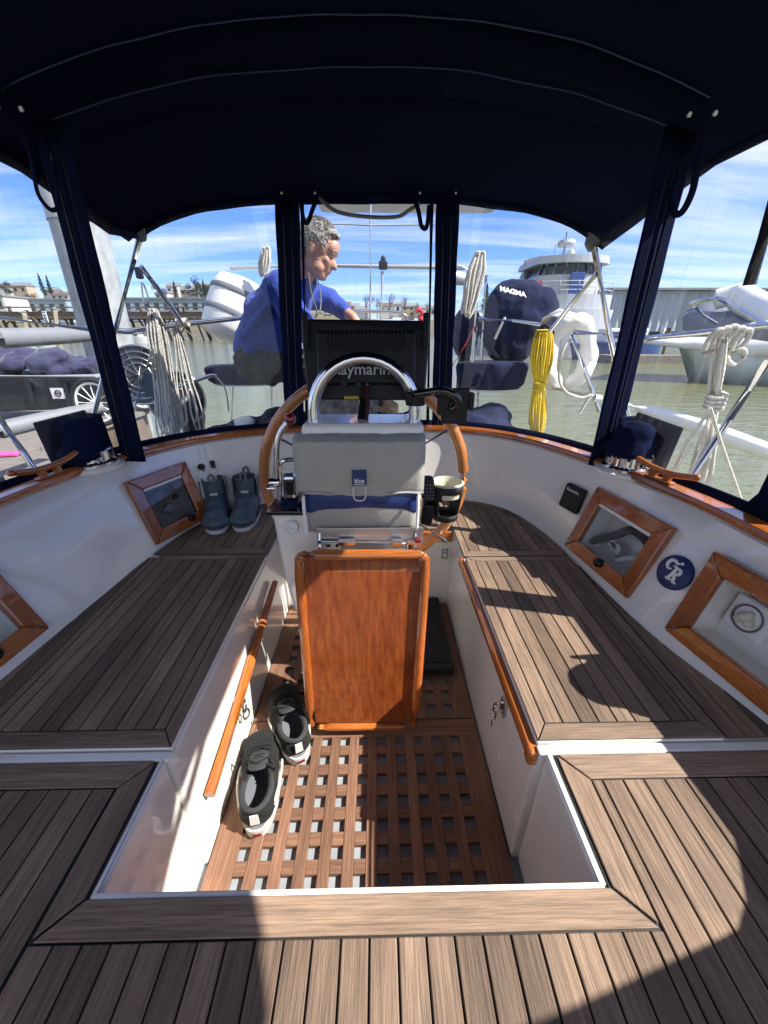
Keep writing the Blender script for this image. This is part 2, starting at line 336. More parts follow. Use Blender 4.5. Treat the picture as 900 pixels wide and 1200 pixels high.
def build_each(mb, name, m, parent, **k):
    """every closed piece of the builder becomes an object of its own"""
    root = list(range(len(mb.v)))
    def f(i):
        while root[i] != i: root[i] = root[root[i]]; i = root[i]
        return i
    for fc in mb.f:
        for q in fc[1:]: root[f(q)] = f(fc[0])
    groups = {}
    for fc, sm_ in zip(mb.f, mb.sm): groups.setdefault(f(fc[0]), []).append((fc, sm_))
    for g_ in groups.values():
        ids = sorted({i for fc, _ in g_ for i in fc}); mp_ = {i: j for j, i in enumerate(ids)}; n_ = MB(); n_.v = [mb.v[i] for i in ids]
        for fc, sm_ in g_: n_.face([mp_[i] for i in fc], sm_)
        n_.build(name, m, parent, **k)
def world_loc(o):
    l = V((0, 0, 0))
    while o is not None: l += o.location; o = o.parent
    return l
def tag(o, label=None, cat=None, group=None, kind=None):
    if label: o['label'] = label
    if cat: o['category'] = cat
    if group: o['group'] = group
    if kind: o['kind'] = kind
    return o
def thing(name, label, cat, loc=(0, 0, 0), group=None):
    o = bpy.data.objects.new(name, None); o.empty_display_size = .1; col.objects.link(o); o.location = loc
    return tag(o, label, cat, group)
def copy_tree(o, parent=None):
    c = o.copy(); col.objects.link(c); c.parent = parent
    for ch in list(o.children): copy_tree(ch, c)
    return c
def tubeo(name, pts, r, m, parent=None, seg=8, closed=False, origin=None):
    return MB().tube(pts, r, seg, closed).build(name, m, parent, origin=origin)
def smooth_path(pts, n=6, closed=False):
    pts = [V(p) for p in pts]; k = len(pts); out = []
    rng = range(k if closed else k-1)
    for i in rng:
        g = (lambda q: pts[q % k]) if closed else (lambda q: pts[max(0, min(k-1, q))])
        p0, p1, p2, p3 = g(i-1), g(i), g(i+1), g(i+2)
        for j in range(n):
            t = j/n; out.append(.5*((2*p1)+(p2-p0)*t+(2*p0-5*p1+4*p2-p3)*t*t+(-p0+3*p1-3*p2+p3)*t**3))
    if not closed: out.append(pts[-1])
    return out
def rotm(x=0, y=0, z=0): return (Matrix.Rotation(R(z), 3, 'Z') @ Matrix.Rotation(R(y), 3, 'Y') @ Matrix.Rotation(R(x), 3, 'X'))
def blob(name, shapes, vox, m, parent=None, smooth=4, origin=None, noise=0, nscale=10, cut=None, mats=None, pick=None):
    """one continuous surface grown round ellipsoids ('e',c,r,rot) and tapered capsules ('c',p0,p1,r0,r1)"""
    b = MB()
    for sh in shapes:
        if sh[0] == 'e': b.ell(sh[1], sh[2], sh[3] if len(sh) > 3 else None, 18, 12)
        elif sh[0] == 'b': b.box(sh[1], sh[2], sh[3] if len(sh) > 3 else None)
        else:
            p0, p1 = V(sh[1]), V(sh[2]); k = max(4, int((p1-p0).length/(max(sh[3], sh[4])*.5))+1)
            b.tube([p0+(p1-p0)*i/k for i in range(k+1)], [sh[3]+(sh[4]-sh[3])*i/k for i in range(k+1)], 14)
            b.ell(p0, (sh[3],)*3, None, 12, 8); b.ell(p1, (sh[4],)*3, None, 12, 8)
    ob = b.build(name, m, None, origin=(0, 0, 0), sharp=0)
    r = ob.modifiers.new('r', 'REMESH'); r.mode = 'VOXEL'; r.voxel_size = vox
    if smooth: q = ob.modifiers.new('s', 'SMOOTH'); q.iterations = smooth; q.factor = .5
    dg = bpy.context.evaluated_depsgraph_get(); me = bpy.data.meshes.new_from_object(ob.evaluated_get(dg)); me.name = name
    old = ob.data; bpy.data.objects.remove(ob); bpy.data.meshes.remove(old)
    if noise:
        me.update(); nn = [v.normal.copy() for v in me.vertices]
        for v, n_ in zip(me.vertices, nn): v.co += n_*noise*mnoise.fractal(v.co*nscale, 1, 2, 3)
    if cut:
        bm = bmesh.new(); bm.from_mesh(me); bmesh.ops.delete(bm, geom=[v for v in bm.verts if cut(v.co)], context='VERTS'); bm.to_mesh(me); bm.free()
    me.polygons.foreach_set('use_smooth', [True]*len(me.polygons))
    me.materials.clear(); me.materials.append(M[m] if isinstance(m, str) else m)
    if mats:
        for q in mats: me.materials.append(M[q])
        for pl in me.polygons: pl.material_index = pick(pl.center)
    o = V((0, 0, 0))
    if parent is not None: o = world_loc(parent)
    elif origin is not None: o = V(origin)
    else:
        vs = [v.co for v in me.vertices]; o = V(((min(v.x for v in vs)+max(v.x for v in vs))/2, (min(v.y for v in vs)+max(v.y for v in vs))/2, min(v.z for v in vs)))
    me.transform(Matrix.Translation(-o)); me.update()
    ob = bpy.data.objects.new(name, me); col.objects.link(ob)
    if parent is not None: ob.parent = parent
    else: ob.location = o
    return ob
def lettering(name, txt, size, loc, right, up, m, parent, depth=.0008, bold=0):
    """raised letters lying in the plane (right, up), centred on loc"""
    cu = bpy.data.curves.new(name, 'FONT'); cu.body = txt; cu.size = size; cu.align_x = 'CENTER'; cu.align_y = 'CENTER'; cu.extrude = depth; cu.offset = bold; cu.resolution_u = 3
    ob = bpy.data.objects.new(name, cu); col.objects.link(ob); bpy.context.view_layer.update()
    dg = bpy.context.evaluated_depsgraph_get(); me = bpy.data.meshes.new_from_object(ob.evaluated_get(dg)); bpy.data.objects.remove(ob)
    r = V(right).normalized(); u = V(up).normalized(); n_ = r.cross(u)
    T_ = Matrix(((r.x, u.x, n_.x), (r.y, u.y, n_.y), (r.z, u.z, n_.z))).to_4x4(); T_.translation = V(loc)-world_loc(parent)
    me.transform(T_); me.materials.clear(); me.materials.append(M[m]); o = bpy.data.objects.new(name, me); col.objects.link(o); o.parent = parent; return o
def clip(poly, a, b, c):
    """keep the part of a 2-D polygon where a*x+b*y<=c"""
    out = []
    for i in range(len(poly)):
        p, q = poly[i], poly[(i+1) % len(poly)]; dp = a*p[0]+b*p[1]-c; dq = a*q[0]+b*q[1]-c
        if dp <= 0: out.append(p)
        if (dp < 0) != (dq < 0) and dp != dq: t = dp/(dp-dq); out.append((p[0]+(q[0]-p[0])*t, p[1]+(q[1]-p[1])*t))
    return out
def inset(poly, ds):
    """ccw convex polygon, each edge i moved inward by ds[i]"""
    n = len(poly); L_ = []
    for i in range(n):
        p, q = V(poly[i]), V(poly[(i+1) % n]); d = (q-p).normalized(); nrm = V((-d.y, d.x)); L_.append((nrm, nrm.dot(p)+ds[i]))
    out = []
    for i in range(n):
        (n1, c1), (n2, c2) = L_[i-1], L_[i]; det = n1.x*n2.y-n1.y*n2.x
        if abs(det) < 1e-6: out.append(tuple(V(poly[i])+n2*ds[i]))
        else: out.append(((c1*n2.y-c2*n1.y)/det, (n1.x*c2-n2.x*c1)/det))
    return out
def shrink_ok(p): return len(p) >= 3 and abs(sum(p[i][0]*p[(i+1) % len(p)][1]-p[(i+1) % len(p)][0]*p[i][1] for i in range(len(p)))/2) > 2e-5
def teak(poly, z, margins, pw, mbY, mbX, mbC, th=.004, gap=.0031, x0=None):
    """planked teak over a ccw convex outline: mitred margin boards and fore-and-aft planks with black seams"""
    mbC.prism([(p[0], p[1], z) for p in poly], (0, 0, th*.45))
    inner = inset(poly, margins); n = len(poly)
    for i in range(n):
        if margins[i] < .005: continue
        q = [poly[i], poly[(i+1) % n], inner[(i+1) % n], inner[i]]
        q2 = inset(q, [0 if margins[i] else 0, gap*.4, gap*.5, gap*.4]) if n <= 5 else inset(q, [0, .0006, gap*.5, .0006])
        d = V(q[1])-V(q[0]); (mbX if abs(d.x) > abs(d.y) else mbY).prism([(p[0], p[1], z+.001) for p in q2], (0, 0, th))
    xs = [p[0] for p in inner]; ys = [p[1] for p in inner]; x = min(xs) if x0 is None else x0
    while x > min(xs): x -= pw
    while x < max(xs):
        r = [(x+gap/2, min(ys)), (x+pw-gap/2, min(ys)), (x+pw-gap/2, max(ys)), (x+gap/2, max(ys))]
        for i in range(n):
            p, q = V(inner[i]), V(inner[(i+1) % n]); d = (q-p).normalized(); nn = V((d.y, -d.x))
            r = clip(r, nn.x, nn.y, nn.dot(p)-(gap/2 if margins[i] > .005 else 0))
            if len(r) < 3: break
        if shrink_ok(r): mbY.prism([(p[0], p[1], z+.001) for p in r], (0, 0, th))
        x += pw
# ================================================================ THE SAILBOAT'S COCKPIT
BP = [(-1.10,-.6),(-1.04,.4),(-.99,.75),(-.955,1.1),(-.92,1.4),(-.84,1.68),(-.68,1.86),(-.40,1.95),(-.05,1.98),(.30,1.96),(.54,1.90),(.68,1.77),(.76,1.5),(.785,1.25),(.82,.9),(.90,.6),(.97,.2),(1.02,-.6)]
TP = [(-1.17,-.6),(-1.15,.4),(-1.135,.8),(-1.115,1.2),(-1.02,1.53),(-.85,1.80),(-.62,1.95),(-.35,2.03),(-.03,2.06),(.30,2.03),(.52,1.95),(.70,1.78),(.83,1.52),(.90,1.28),(.955,1.0),(.965,.7),(.99,.3),(1.03,-.6)]
SEAT, CTOP = .42, .78
def crv(L_, s):
    s = max(0, min(len(L_)-1.0001, s)); i = int(s); t = s-i
    g = lambda k: L_[max(0, min(len(L_)-1, k))]
    return V([.5*((2*g(i)[a])+(-g(i-1)[a]+g(i+1)[a])*t+(2*g(i-1)[a]-5*g(i)[a]+4*g(i+1)[a]-g(i+2)[a])*t*t+(-g(i-1)[a]+3*g(i)[a]-3*g(i+1)[a]+g(i+2)[a])*t**3) for a in (0, 1)])
def out2(s):
    d = (crv(TP, min(s+.05, 17))-crv(TP, max(s-.05, 0))).normalized(); return V((-d.y, d.x))
def coam(s, h, off=0):
    b = crv(BP, s); t = crv(TP, s); p = b+(t-b)*h+out2(s)*off; return V((p.x, p.y, SEAT+(CTOP-SEAT)*h))
SS = [i*.25 for i in range(0, 69)]
boat = thing('sailboat', 'white sailboat cockpit with teak planked benches and bridge deck the camera stands in', 'sailboat', (-.05, 1.0, 0))
# coaming: one thick curved shell, locker openings are cut through its inner face
mb = MB(); rows = []
for s in SS:
    rows.append([coam(s, -.05), coam(s, .25), coam(s, .5), coam(s, .75), coam(s, .97), coam(s, 1.0, .012), coam(s, 1.0, .10), coam(s, .97, .115), coam(s, .5, .15), coam(s, -.05, .15), coam(s, -.05)])
mb.grid(rows, True)
mb.poly(rows[0][:-1]); mb.poly(rows[-1][:-1][::-1])
coaming = mb.build('coaming', 'gel', boat, weld=True, sharp=35)
def wallframe(s, h):
    c = coam(s, h); t = (coam(s+.1, h)-coam(s-.1, h)).normalized(); u = (coam(s, h+.1)-coam(s, h-.1)).normalized(); u = (u-t*u.dot(t)).normalized(); n = t.cross(u)
    if n.dot(V((-.05, .9, c.z))-c) < 0: n = -n
    return c, t, u, n
def locker(sa, sb, ha, hb, depth):
    """frame of a rectangle on the coaming between two path positions; returns centre, along, up, normal, width, height"""
    a = coam(sa, (ha+hb)/2); b = coam(sb, (ha+hb)/2); c = (a+b)/2; t = (b-a); wdt = t.length; t.normalize()
    u = (coam((sa+sb)/2, hb)-coam((sa+sb)/2, ha)); hgt = u.length; u = (u-t*u.dot(t)).normalized(); n = t.cross(u)
    if n.dot(V((-.05, .9, c.z))-c) < 0: n = -n
    return c, t, u, n, wdt, hgt
def basis(t, u, n): return Matrix(((t.x, u.x, n.x), (t.y, u.y, n.y), (t.z, u.z, n.z)))
LK = {'L1': locker(3.95, 4.92, .08, .80, .1), 'L2': locker(1.25, 2.40, .08, .84, .1), 'R1': locker(12.55, 13.74, .10, .80, .1), 'R2': locker(14.19, 15.55, .10, .80, .1)}
cutters = []
for k_, (c, t, u, n, wd, hg) in LK.items():
    mc = MB(); mc.box(c, (wd-.085, hg-.085, .19), basis(t, u, n)); cutters.append(mc.build('cut', 'gel', None, origin=(0, 0, 0)))
for cobj in cutters:
    md = coaming.modifiers.new('b', 'BOOLEAN'); md.object = cobj; md.operation = 'DIFFERENCE'; md.solver = 'EXACT'
bpy.context.view_layer.update(); dg = bpy.context.evaluated_depsgraph_get(); me = bpy.data.meshes.new_from_object(coaming.evaluated_get(dg)); coaming.modifiers.clear(); coaming.data = me; me.name = 'coaming'
me.set_sharp_from_angle(angle=R(35))
for cobj in cutters: bpy.data.objects.remove(cobj)
def recess(k_, m, depth=.14, parent=boat):
    c, t, u, n, wd, hg = LK[k_]; B_ = basis(t, u, n); w2, h2 = (wd-.08)/2, (hg-.08)/2; mb = MB()
    q = lambda x, y, z: c+B_@V((x, y, z))
    f = [(-w2, -h2), (w2, -h2), (w2, h2), (-w2, h2)]
    for i in range(4):
        a, b = f[i], f[(i+1) % 4]; mb.poly([q(*a, -.005), q(*b, -.005), q(b[0]*1.0, b[1], -depth), q(a[0]*1.0, a[1], -depth)])
    mb.poly([q(*p, -depth) for p in f]); return mb.build('locker_liner', m, parent, solid=.004)
# benches: white moulding, front walls and well
XL, XR = -.45, .345
mb = MB()
lip = .012
def slab(poly, z, th): mb.prism([(p[0], p[1], z-th) for p in poly], (0, 0, th))
# well walls (seat fronts) each slightly proud of the next
mbw = MB()
mbw.prism([(XL-.03, .545, -.02), (XL, .545, -.02), (XL, 1.62, -.02), (XL-.03, 1.62, -.02)], (0, 0, SEAT+.014))
mbw.prism([(XR, .545, -.02), (XR+.03, .545, -.02), (XR+.03, 1.62, -.02), (XR, 1.62, -.02)], (0, 0, SEAT+.014))
mbw.prism([(XL-.03, 1.60, -.02), (XR+.03, 1.60, -.02), (XR+.03, 1.64, -.02), (XL-.03, 1.64, -.02)], (0, 0, SEAT-.03))
mbw.prism([(XL-.045, .30, -.02), (XL-.012, .30, -.02), (XL-.012, .545, -.02), (XL-.045, .545, -.02)], (0, 0, SEAT+.012))
mbw.prism([(XR+.018, .30, -.02), (XR+.05, .30, -.02), (XR+.05, .545, -.02), (XR+.018, .545, -.02)], (0, 0, SEAT+.012))
mbw.prism([(XL-.045, .285, -.02), (XR+.05, .285, -.02), (XR+.05, .316, -.02), (XL-.045, .316, -.02)], (0, 0, SEAT+.010))
mbw.build('well_wall', 'gel', boat, bevel=.007, segs=3)
# sill mouldings at the wing ends
mbs = MB()
mbs.prism([(XL-.0, .535, SEAT-.004), (XL-.0, .556, SEAT-.004), (-1.05, .556, SEAT-.004), (-1.05, .535, SEAT-.004)], (0, 0, .010))
mbs.build('deck_moulding', 'gel', boat, bevel=.004); mbs = MB()
mbs.prism([(XR-.0, .535, SEAT-.004), (XR-.0, .556, SEAT-.004), (1.0, .556, SEAT-.004), (1.0, .535, SEAT-.004)], (0, 0, .010))
mbs.build('deck_moulding', 'gel', boat, bevel=.004)
mb.prism([(-1.12, .32, SEAT-.06), (XL-.03, .32, SEAT-.06), (XL-.03, 1.60, SEAT-.06), (-1.12, 1.60, SEAT-.06)], (0, 0, .058))
mb.prism([(XR+.03, .32, SEAT-.06), (1.12, .32, SEAT-.06), (1.12, 1.60, SEAT-.06), (XR+.03, 1.60, SEAT-.06)], (0, 0, .058))
mb.prism([(-1.12, 1.60, SEAT-.06), (1.12, 1.60, SEAT-.06), (1.12, 2.1, SEAT-.06), (-1.12, 2.1, SEAT-.06)], (0, 0, .058))
mb.prism([(-1.2, -.8, SEAT-.06), (1.2, -.8, SEAT-.06), (1.2, .285, SEAT-.06), (-1.2, .285, SEAT-.06)], (0, 0, .058))
mb.build('bench_moulding', 'gel', boat, bevel=.004)
# sole pan under the grating
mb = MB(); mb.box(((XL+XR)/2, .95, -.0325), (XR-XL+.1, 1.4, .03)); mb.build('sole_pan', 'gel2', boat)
def planked(name, parts, parent=boat):
    r = []
    y, x, c = MB(), MB(), MB()
    for p in parts: teak(p[0], p[1], p[2], p[3], y, x, c, **(p[4] if len(p) > 4 else {}))
    cb = c.build(name, 'caulk', parent, bevel=0)
    if y.v: y.build('planks', 'teakY', cb, bevel=.0012, segs=1)
    if x.v: build_each(x, 'margin_board', 'teakX', cb, bevel=.0012, segs=1)
    for ch in cb.children: pass
    return cb
PW = .0425
# bridge deck: centre field, two wings, mitred boards round the opening
y, x, c = MB(), MB(), MB(); Z = SEAT+.0; g = .0031
c.prism([(-1.2, -.8, Z), (1.2, -.8, Z), (1.2, .312, Z), (-1.2, .312, Z)], (0, 0, .003))
c.prism([(-1.15, .312, Z), (XL-.02, .312, Z), (XL-.02, .533, Z), (-1.15, .533, Z)], (0, 0, .003))
c.prism([(XR+.03, .312, Z), (1.1, .312, Z), (1.1, .533, Z), (XR+.03, .533, Z)], (0, 0, .003))
def pr(mbx, pts, h=.004, z=None): mbx.prism([(p[0], p[1], (Z if z is None else z)+.0035) for p in pts], (0, 0, h))
a, b2, wdt = XL-.022, XR+.032, .050
pr(x, [(a-wdt+g, .314-wdt), (b2+wdt-g, .314-wdt), (b2-.002, .312), (a+.002, .312)])
pr(y, [(a-wdt, .314-wdt+.004), (a-.003, .314), (a-.003, .530), (a-wdt, .530-wdt)])
pr(y, [(b2+wdt, .314-wdt+.004), (b2+wdt, .530-wdt), (b2+.003, .530), (b2+.003, .314)])
pr(x, [(-1.1, .530-wdt+.002), (a-wdt-.002, .530-wdt+.002), (a-.006, .532), (-1.1, .532)])
pr(x, [(1.06, .530-wdt+.002), (1.06, .532), (b2+.006, .532), (b2+wdt+.002, .530-wdt+.002)])
def field(x0, x1, y0, y1, xs):
    q = xs
    while q > x0: q -= PW
    while q < x1:
        l, r_ = max(q+g/2, x0), min(q+PW-g/2, x1)
        if r_-l > .006: pr(y, [(l, y0), (r_, y0), (r_, y1), (l, y1)])
        q += PW
field(a-wdt-.0, b2+wdt+.0, -.75, .314-wdt-g, -.06)
field(-1.15, a-wdt-g, -.75, .530-wdt-g+.002, -.06)
field(b2+wdt+g, 1.12, -.75, .530-wdt-g+.002, -.06)
bd = c.build('bridge_deck', 'caulk', boat); y.build('planks', 'teakY', bd, bevel=.0013, segs=1); build_each(x, 'margin_board', 'teakX', bd, bevel=.0013, segs=1)
# hatches (raised 12 mm lids) and outer strips
ml = [.040, .030, .028, .030]
hz = SEAT+.010
hatchL = [(-.885, .559), (XL-.003, .559), (XL-.003, 1.365), (-.885, 1.365)]
hatchR = [(XR+.003, .559), (.768, .559), (.768, 1.330), (XR+.003, 1.330)]
mbh = MB()
for hp in (hatchL, hatchR): MB().prism([(p[0], p[1], SEAT-.004) for p in hp], (0, 0, .014)).build('hatch_lid', 'gel', boat, bevel=.003)
planked('bench_hatch', [(inset(hatchL, [.002]*4), hz, ml, PW)])['label'] = 'dark shaded teak bench hatch'
planked('bench_hatch', [(inset(hatchR, [.002]*4), hz, ml, PW)])['label'] = 'sunlit teak bench hatch'
stripL = [(-1.06, .568), (-.898, .568), (-.898, 1.365), (-1.06, 1.365)]
stripR = [(.782, .568), (.95, .568), (.95, 1.33), (.782, 1.33)]
planked('bench_strip', [(stripL, SEAT-.001, [0]*6, .047)]); planked('bench_strip', [(stripR, SEAT-.001, [0]*6, .047)])
# aft bench: follows the curve of the stern coaming
def bp(s): q = crv(BP, s)*1; o = out2(s); q = q-o*.006; return (q.x, q.y)
aftL = [(XL-.005, 1.385), (XL-.005, 1.60), (XL+.12, 1.72), (-.20, bp(7.5)[1])]+[bp(s) for s in (7, 6.6, 6.2, 5.8, 5.4, 5, 4.6, 4.25)]+[(-.92, 1.385)]
aftR = [(.775, 1.347)]+[bp(s) for s in (12.6, 12.2, 11.8, 11.4, 11, 10.6, 10.2, 9.8, 9.4)]+[(.10, bp(8.5)[1]), (XR-.11, 1.72), (XR+.005, 1.60), (XR+.005, 1.347)]
aftL2 = [(-.918, 1.385), (XL-.003, 1.385), (XL-.003, 1.94)]+[bp(s) for s in (6.6, 6.2, 5.8, 5.4, 5, 4.6, 4.3)]
aftR2 = [(XR+.003, 1.347), (.774, 1.347)]+[bp(s) for s in (12.4, 12, 11.6, 11.2, 10.8, 10.4, 10.0, 9.6)]+[(XR+.003, 1.945)]
planked('aft_bench', [(aftL2, SEAT+.004, [.04, .03]+[.035]*(len(aftL2)-2), PW)])
planked('aft_bench', [(aftR2, SEAT+.004, [.04]+[.035]*(len(aftR2)-2)+[.03], PW)])
cen = [(XL+.004, 1.59), (XR-.004, 1.59), (XR-.004, 1.94), (-.05, 1.965), (XL+.004, 1.935)]
planked('helm_seat', [(cen, SEAT+.006, [.03, .002, .03, .03, .002], PW)])
mb = MB(); mb.box(((XL+XR)/2, 1.587, .392), (XR-XL-.002, .024, .055)); mb.build('seat_trim', 'varX', boat, bevel=.006, segs=3)
mb = MB(); mb.box((XR-.006, .955, SEAT-.020), (.022, .80, .036)); mb.box((XR-.006, .555, SEAT-.024), (.024, .03, .045)); mb.build('seat_trim', 'varY', boat, bevel=.008, segs=3)
# foot rail on the left wall
q0, q1 = V((XL+.018, .60, .185)), V((XL+.018, 1.36, .30))
mb = MB(); mb.tube([q0, q0.lerp(q1, .5), q1], [.014, .016, .013], 10); mb.build('foot_rail', 'varY', boat)
# white well-edge lip
mb = MB(); mb.tube([(XL-.015, .316, Z+.004), (XR+.022, .316, Z+.003)], .0045, 8); mb.tube([(XR+.022, .316, Z+.004), (XR+.022, .54, Z+.003)], .0045, 8); mb.tube([(XL-.013, .316, Z+.004), (XL-.013, .54, Z+.003)], .004, 8)
mb.build('well_lip', 'gel', boat)
# varnished cap rail on the coaming
def caprail(s0, s1, name='cap_rail', w0=-.012, w1=.052, h=.024, n=None):
    k = n or int((s1-s0)/.2)+2; rows = []
    for i in range(k):
        s = s0+(s1-s0)*i/(k-1); e = .012 if i in (0, k-1) else 0
        rows.append([coam(s, 1, w0+e)+V((0, 0, .003)), coam(s, 1, w0+e*.5)+V((0, 0, .6*h)), coam(s, 1, w0+.006+e)+V((0, 0, h)), coam(s, 1, w1-.006-e)+V((0, 0, h)), coam(s, 1, w1-e)+V((0, 0, .6*h)), coam(s, 1, w1-e)+V((0, 0, .003)), coam(s, 1, w0+e)+V((0, 0, .003))])
    mb = MB(); mb.grid(rows, True); mb.poly(rows[0][:-1]); mb.poly(rows[-1][:-1][::-1]); return mb
caprail(.0, 3.50).build('cap_rail', 'varY', boat, weld=True, sharp=50)
caprail(3.98, 12.45).build('cap_rail', 'varX', boat, weld=True, sharp=50)
caprail(12.85, 17).build('cap_rail', 'varY', boat, weld=True, sharp=50)
# winch pads
for s in (3.72, 12.68):
    p = coam(s, 1, .05); mb = MB(); mb.lathe(p+V((0, 0, -.004)), [(0, 0), (.105, 0), (.105, .012), (.095, .018), (0, .018)], seg=28); mb.build('winch_pad', 'gel', boat)
# side decks and hull
mb = MB(); rows = []
for s in SS:
    a_ = coam(s, 1, .10); o = out2(s); e = a_+V((o.x, o.y, 0))*(.16+.45*max(0, math.sin((s-4)/9*math.pi)) if 4 < s < 13 else .16)
    rows.append([V((a_.x, a_.y, .62)), V((e.x, e.y, .60)), V((e.x, e.y, .66)), V((e.x+o.x*.03, e.y+o.y*.03, .655)), V((e.x+o.x*.02, e.y+o.y*.02, .45)), V((e.x-o.x*.10, e.y-o.y*.10, .0)), V((e.x-o.x*.35, e.y-o.y*.35, -.45))])
mb.grid(rows, True); mb.build('hull', 'hullw', boat, sharp=30)
# padeyes with shackles on the well walls
def padeye(p, nrm, parent=boat, sc_=1):
    nrm = V(nrm); r = frame(nrm)[0]; up = V((0, 0, 1)); sd = nrm.cross(up).normalized()
    mb = MB(); mb.box(p+nrm*.002, (.004+abs(sd.x)*.03*sc_, .004+abs(sd.y)*.03*sc_, .05*sc_))
    mb.tube([p+up*.016*sc_+nrm*.002, p+up*.015*sc_+nrm*.016*sc_, p+nrm*.024*sc_, p-up*.015*sc_+nrm*.016*sc_, p-up*.016*sc_+nrm*.002], .0035*sc_, 8)
    o = mb.build('padeye', 'chrome', parent, bevel=.001)
    m2 = MB(); q = p+nrm*.022*sc_
    m2.tube(smooth_path([q+V((0, 0, .012)), q+V((0, .010, -.004)), q+V((0, .010, -.03)), q+V((0, 0, -.04)), q+V((0, -.010, -.03)), q+V((0, -.010, -.004))], 4, True), .0035, 7, True)
    m2.tube(smooth_path([q+V((.004, 0, -.03)), q+V((.008, .008, -.045)), q+V((.004, .006, -.068)), q+V((-.004, -.006, -.068)), q+V((-.006, -.006, -.045))], 4, True), .003, 7, True)
    m2.build('shackle', 'chrome', o)
padeye(V((XR-.002, .74, .315)), (-1, 0, 0)); padeye(V((XL+.003, .86, .20)), (1, 0, 0))
# flat padeye and hasp on the aft wall
p = V((.318, 1.597, .29)); mb = MB(); mb.box(p, (.03, .004, .055)); mb.tube(smooth_path([p+V((0, -.002, .018)), p+V((-.0, -.024, .012)), p+V((0, -.024, -.012)), p+V((0, -.002, -.018))], 4), .004, 8); mb.build('padeye', 'chrome', boat, bevel=.001)
p = V((.175, 1.573, .375)); mb = MB(); mb.box(p, (.03, .008, .02)); mb.box(p+V((0, -.004, -.03)), (.014, .012, .05)); mb.box(p+V((0, -.002, -.055)), (.03, .008, .016)); mb.build('hasp', 'chrome', boat, bevel=.002)
p = V((.30, 1.52, .33)); mb = MB(); mb.lathe(at(507, 597, Y=1.95), [(0, 0), (.03, 0), (.03, .01), (0, .016)], (0, -1, .1), 18); mb.build('vent_cap', 'white', boat)

# ---------------------------------------------------------------- sole grating
gr = thing('floor_grating', 'brown teak lattice grating covering the cockpit sole', 'grating', (-.05, .95, 0))
P_ = .0617; HO = .0305; gx0 = XL+.072; T0 = -.014
gy, gx_ = MB(), MB()
y0, yseam, y1 = .300, .945, 1.595
def bar(mbx, xa, xb, ya, yb, dz=0): mbx.box(((xa+xb)/2, (ya+yb)/2, T0/2+dz/2), (xb-xa, yb-ya, -T0+dz))
rowsA = [yseam-.062-HO-i*P_ for i in range(11)]; rowsA = [r for r in rowsA if r > y0]
# front section: long bars run fore and aft
bar(gy, XL+.004, gx0, y0, yseam-.002)
for i in range(11):
    xa = gx0+i*P_+HO; xb = gx0+(i+1)*P_ if i < 10 else XR-.006
    bar(gy, xa+.0004, xb-.0004, y0, yseam-.064+.034-.034)
    for r in rowsA: bar(gx_, gx0+i*P_, gx0+i*P_+HO, r-(P_-HO), r, -.0012)
    bar(gx_, gx0+i*P_, gx0+i*P_+HO, yseam-.062, yseam-.060, -.0012)
bar(gx_, gx0, XR-.006, yseam-.0635, yseam-.0335)
bar(gx_, gx0, XR-.006, yseam-.0325, yseam-.002)
# aft section: broad boards in the middle, holes at the sides
rowsB = [yseam+.03+i*P_ for i in range(10)]
c9 = gx0+9*P_; 
bar(gy, XL+.004, gx0-.0, yseam+.002, y1); bar(gy, gx0+10*P_+HO, XR-.006, yseam+.002, y1)
xm0, xm1 = gx0+P_+HO, c9
nb = 6
for i in range(nb): bar(gy, xm0+(xm1-xm0)*i/nb+.0008, xm0+(xm1-xm0)*(i+1)/nb-.0008, yseam+.002, y1)
for cc in (0, 1, 9, 10):
    xa = gx0+cc*P_
    if cc in (0, 9): bar(gy, xa+HO+.0004, xa+P_-.0004, yseam+.002, y1)
    prev = yseam+.002; k = 0
    for r in rowsB:
        if k == 2: prev = prev; 
        bar(gx_, xa, xa+HO, prev, r, -.0012); prev = r+HO; k += 1
    bar(gx_, xa, xa+HO, prev, y1, -.0012)
gy.build('long_bars', 'grateY', gr, bevel=.0015, segs=1); gx_.build('cross_bars', 'grateX', gr, bevel=.0015, segs=1)
mb = MB(); mb.tube([at(420, 995, z=.004), at(520, 985, z=.004), at(668, 988, z=.004)][:2], .001, 6)
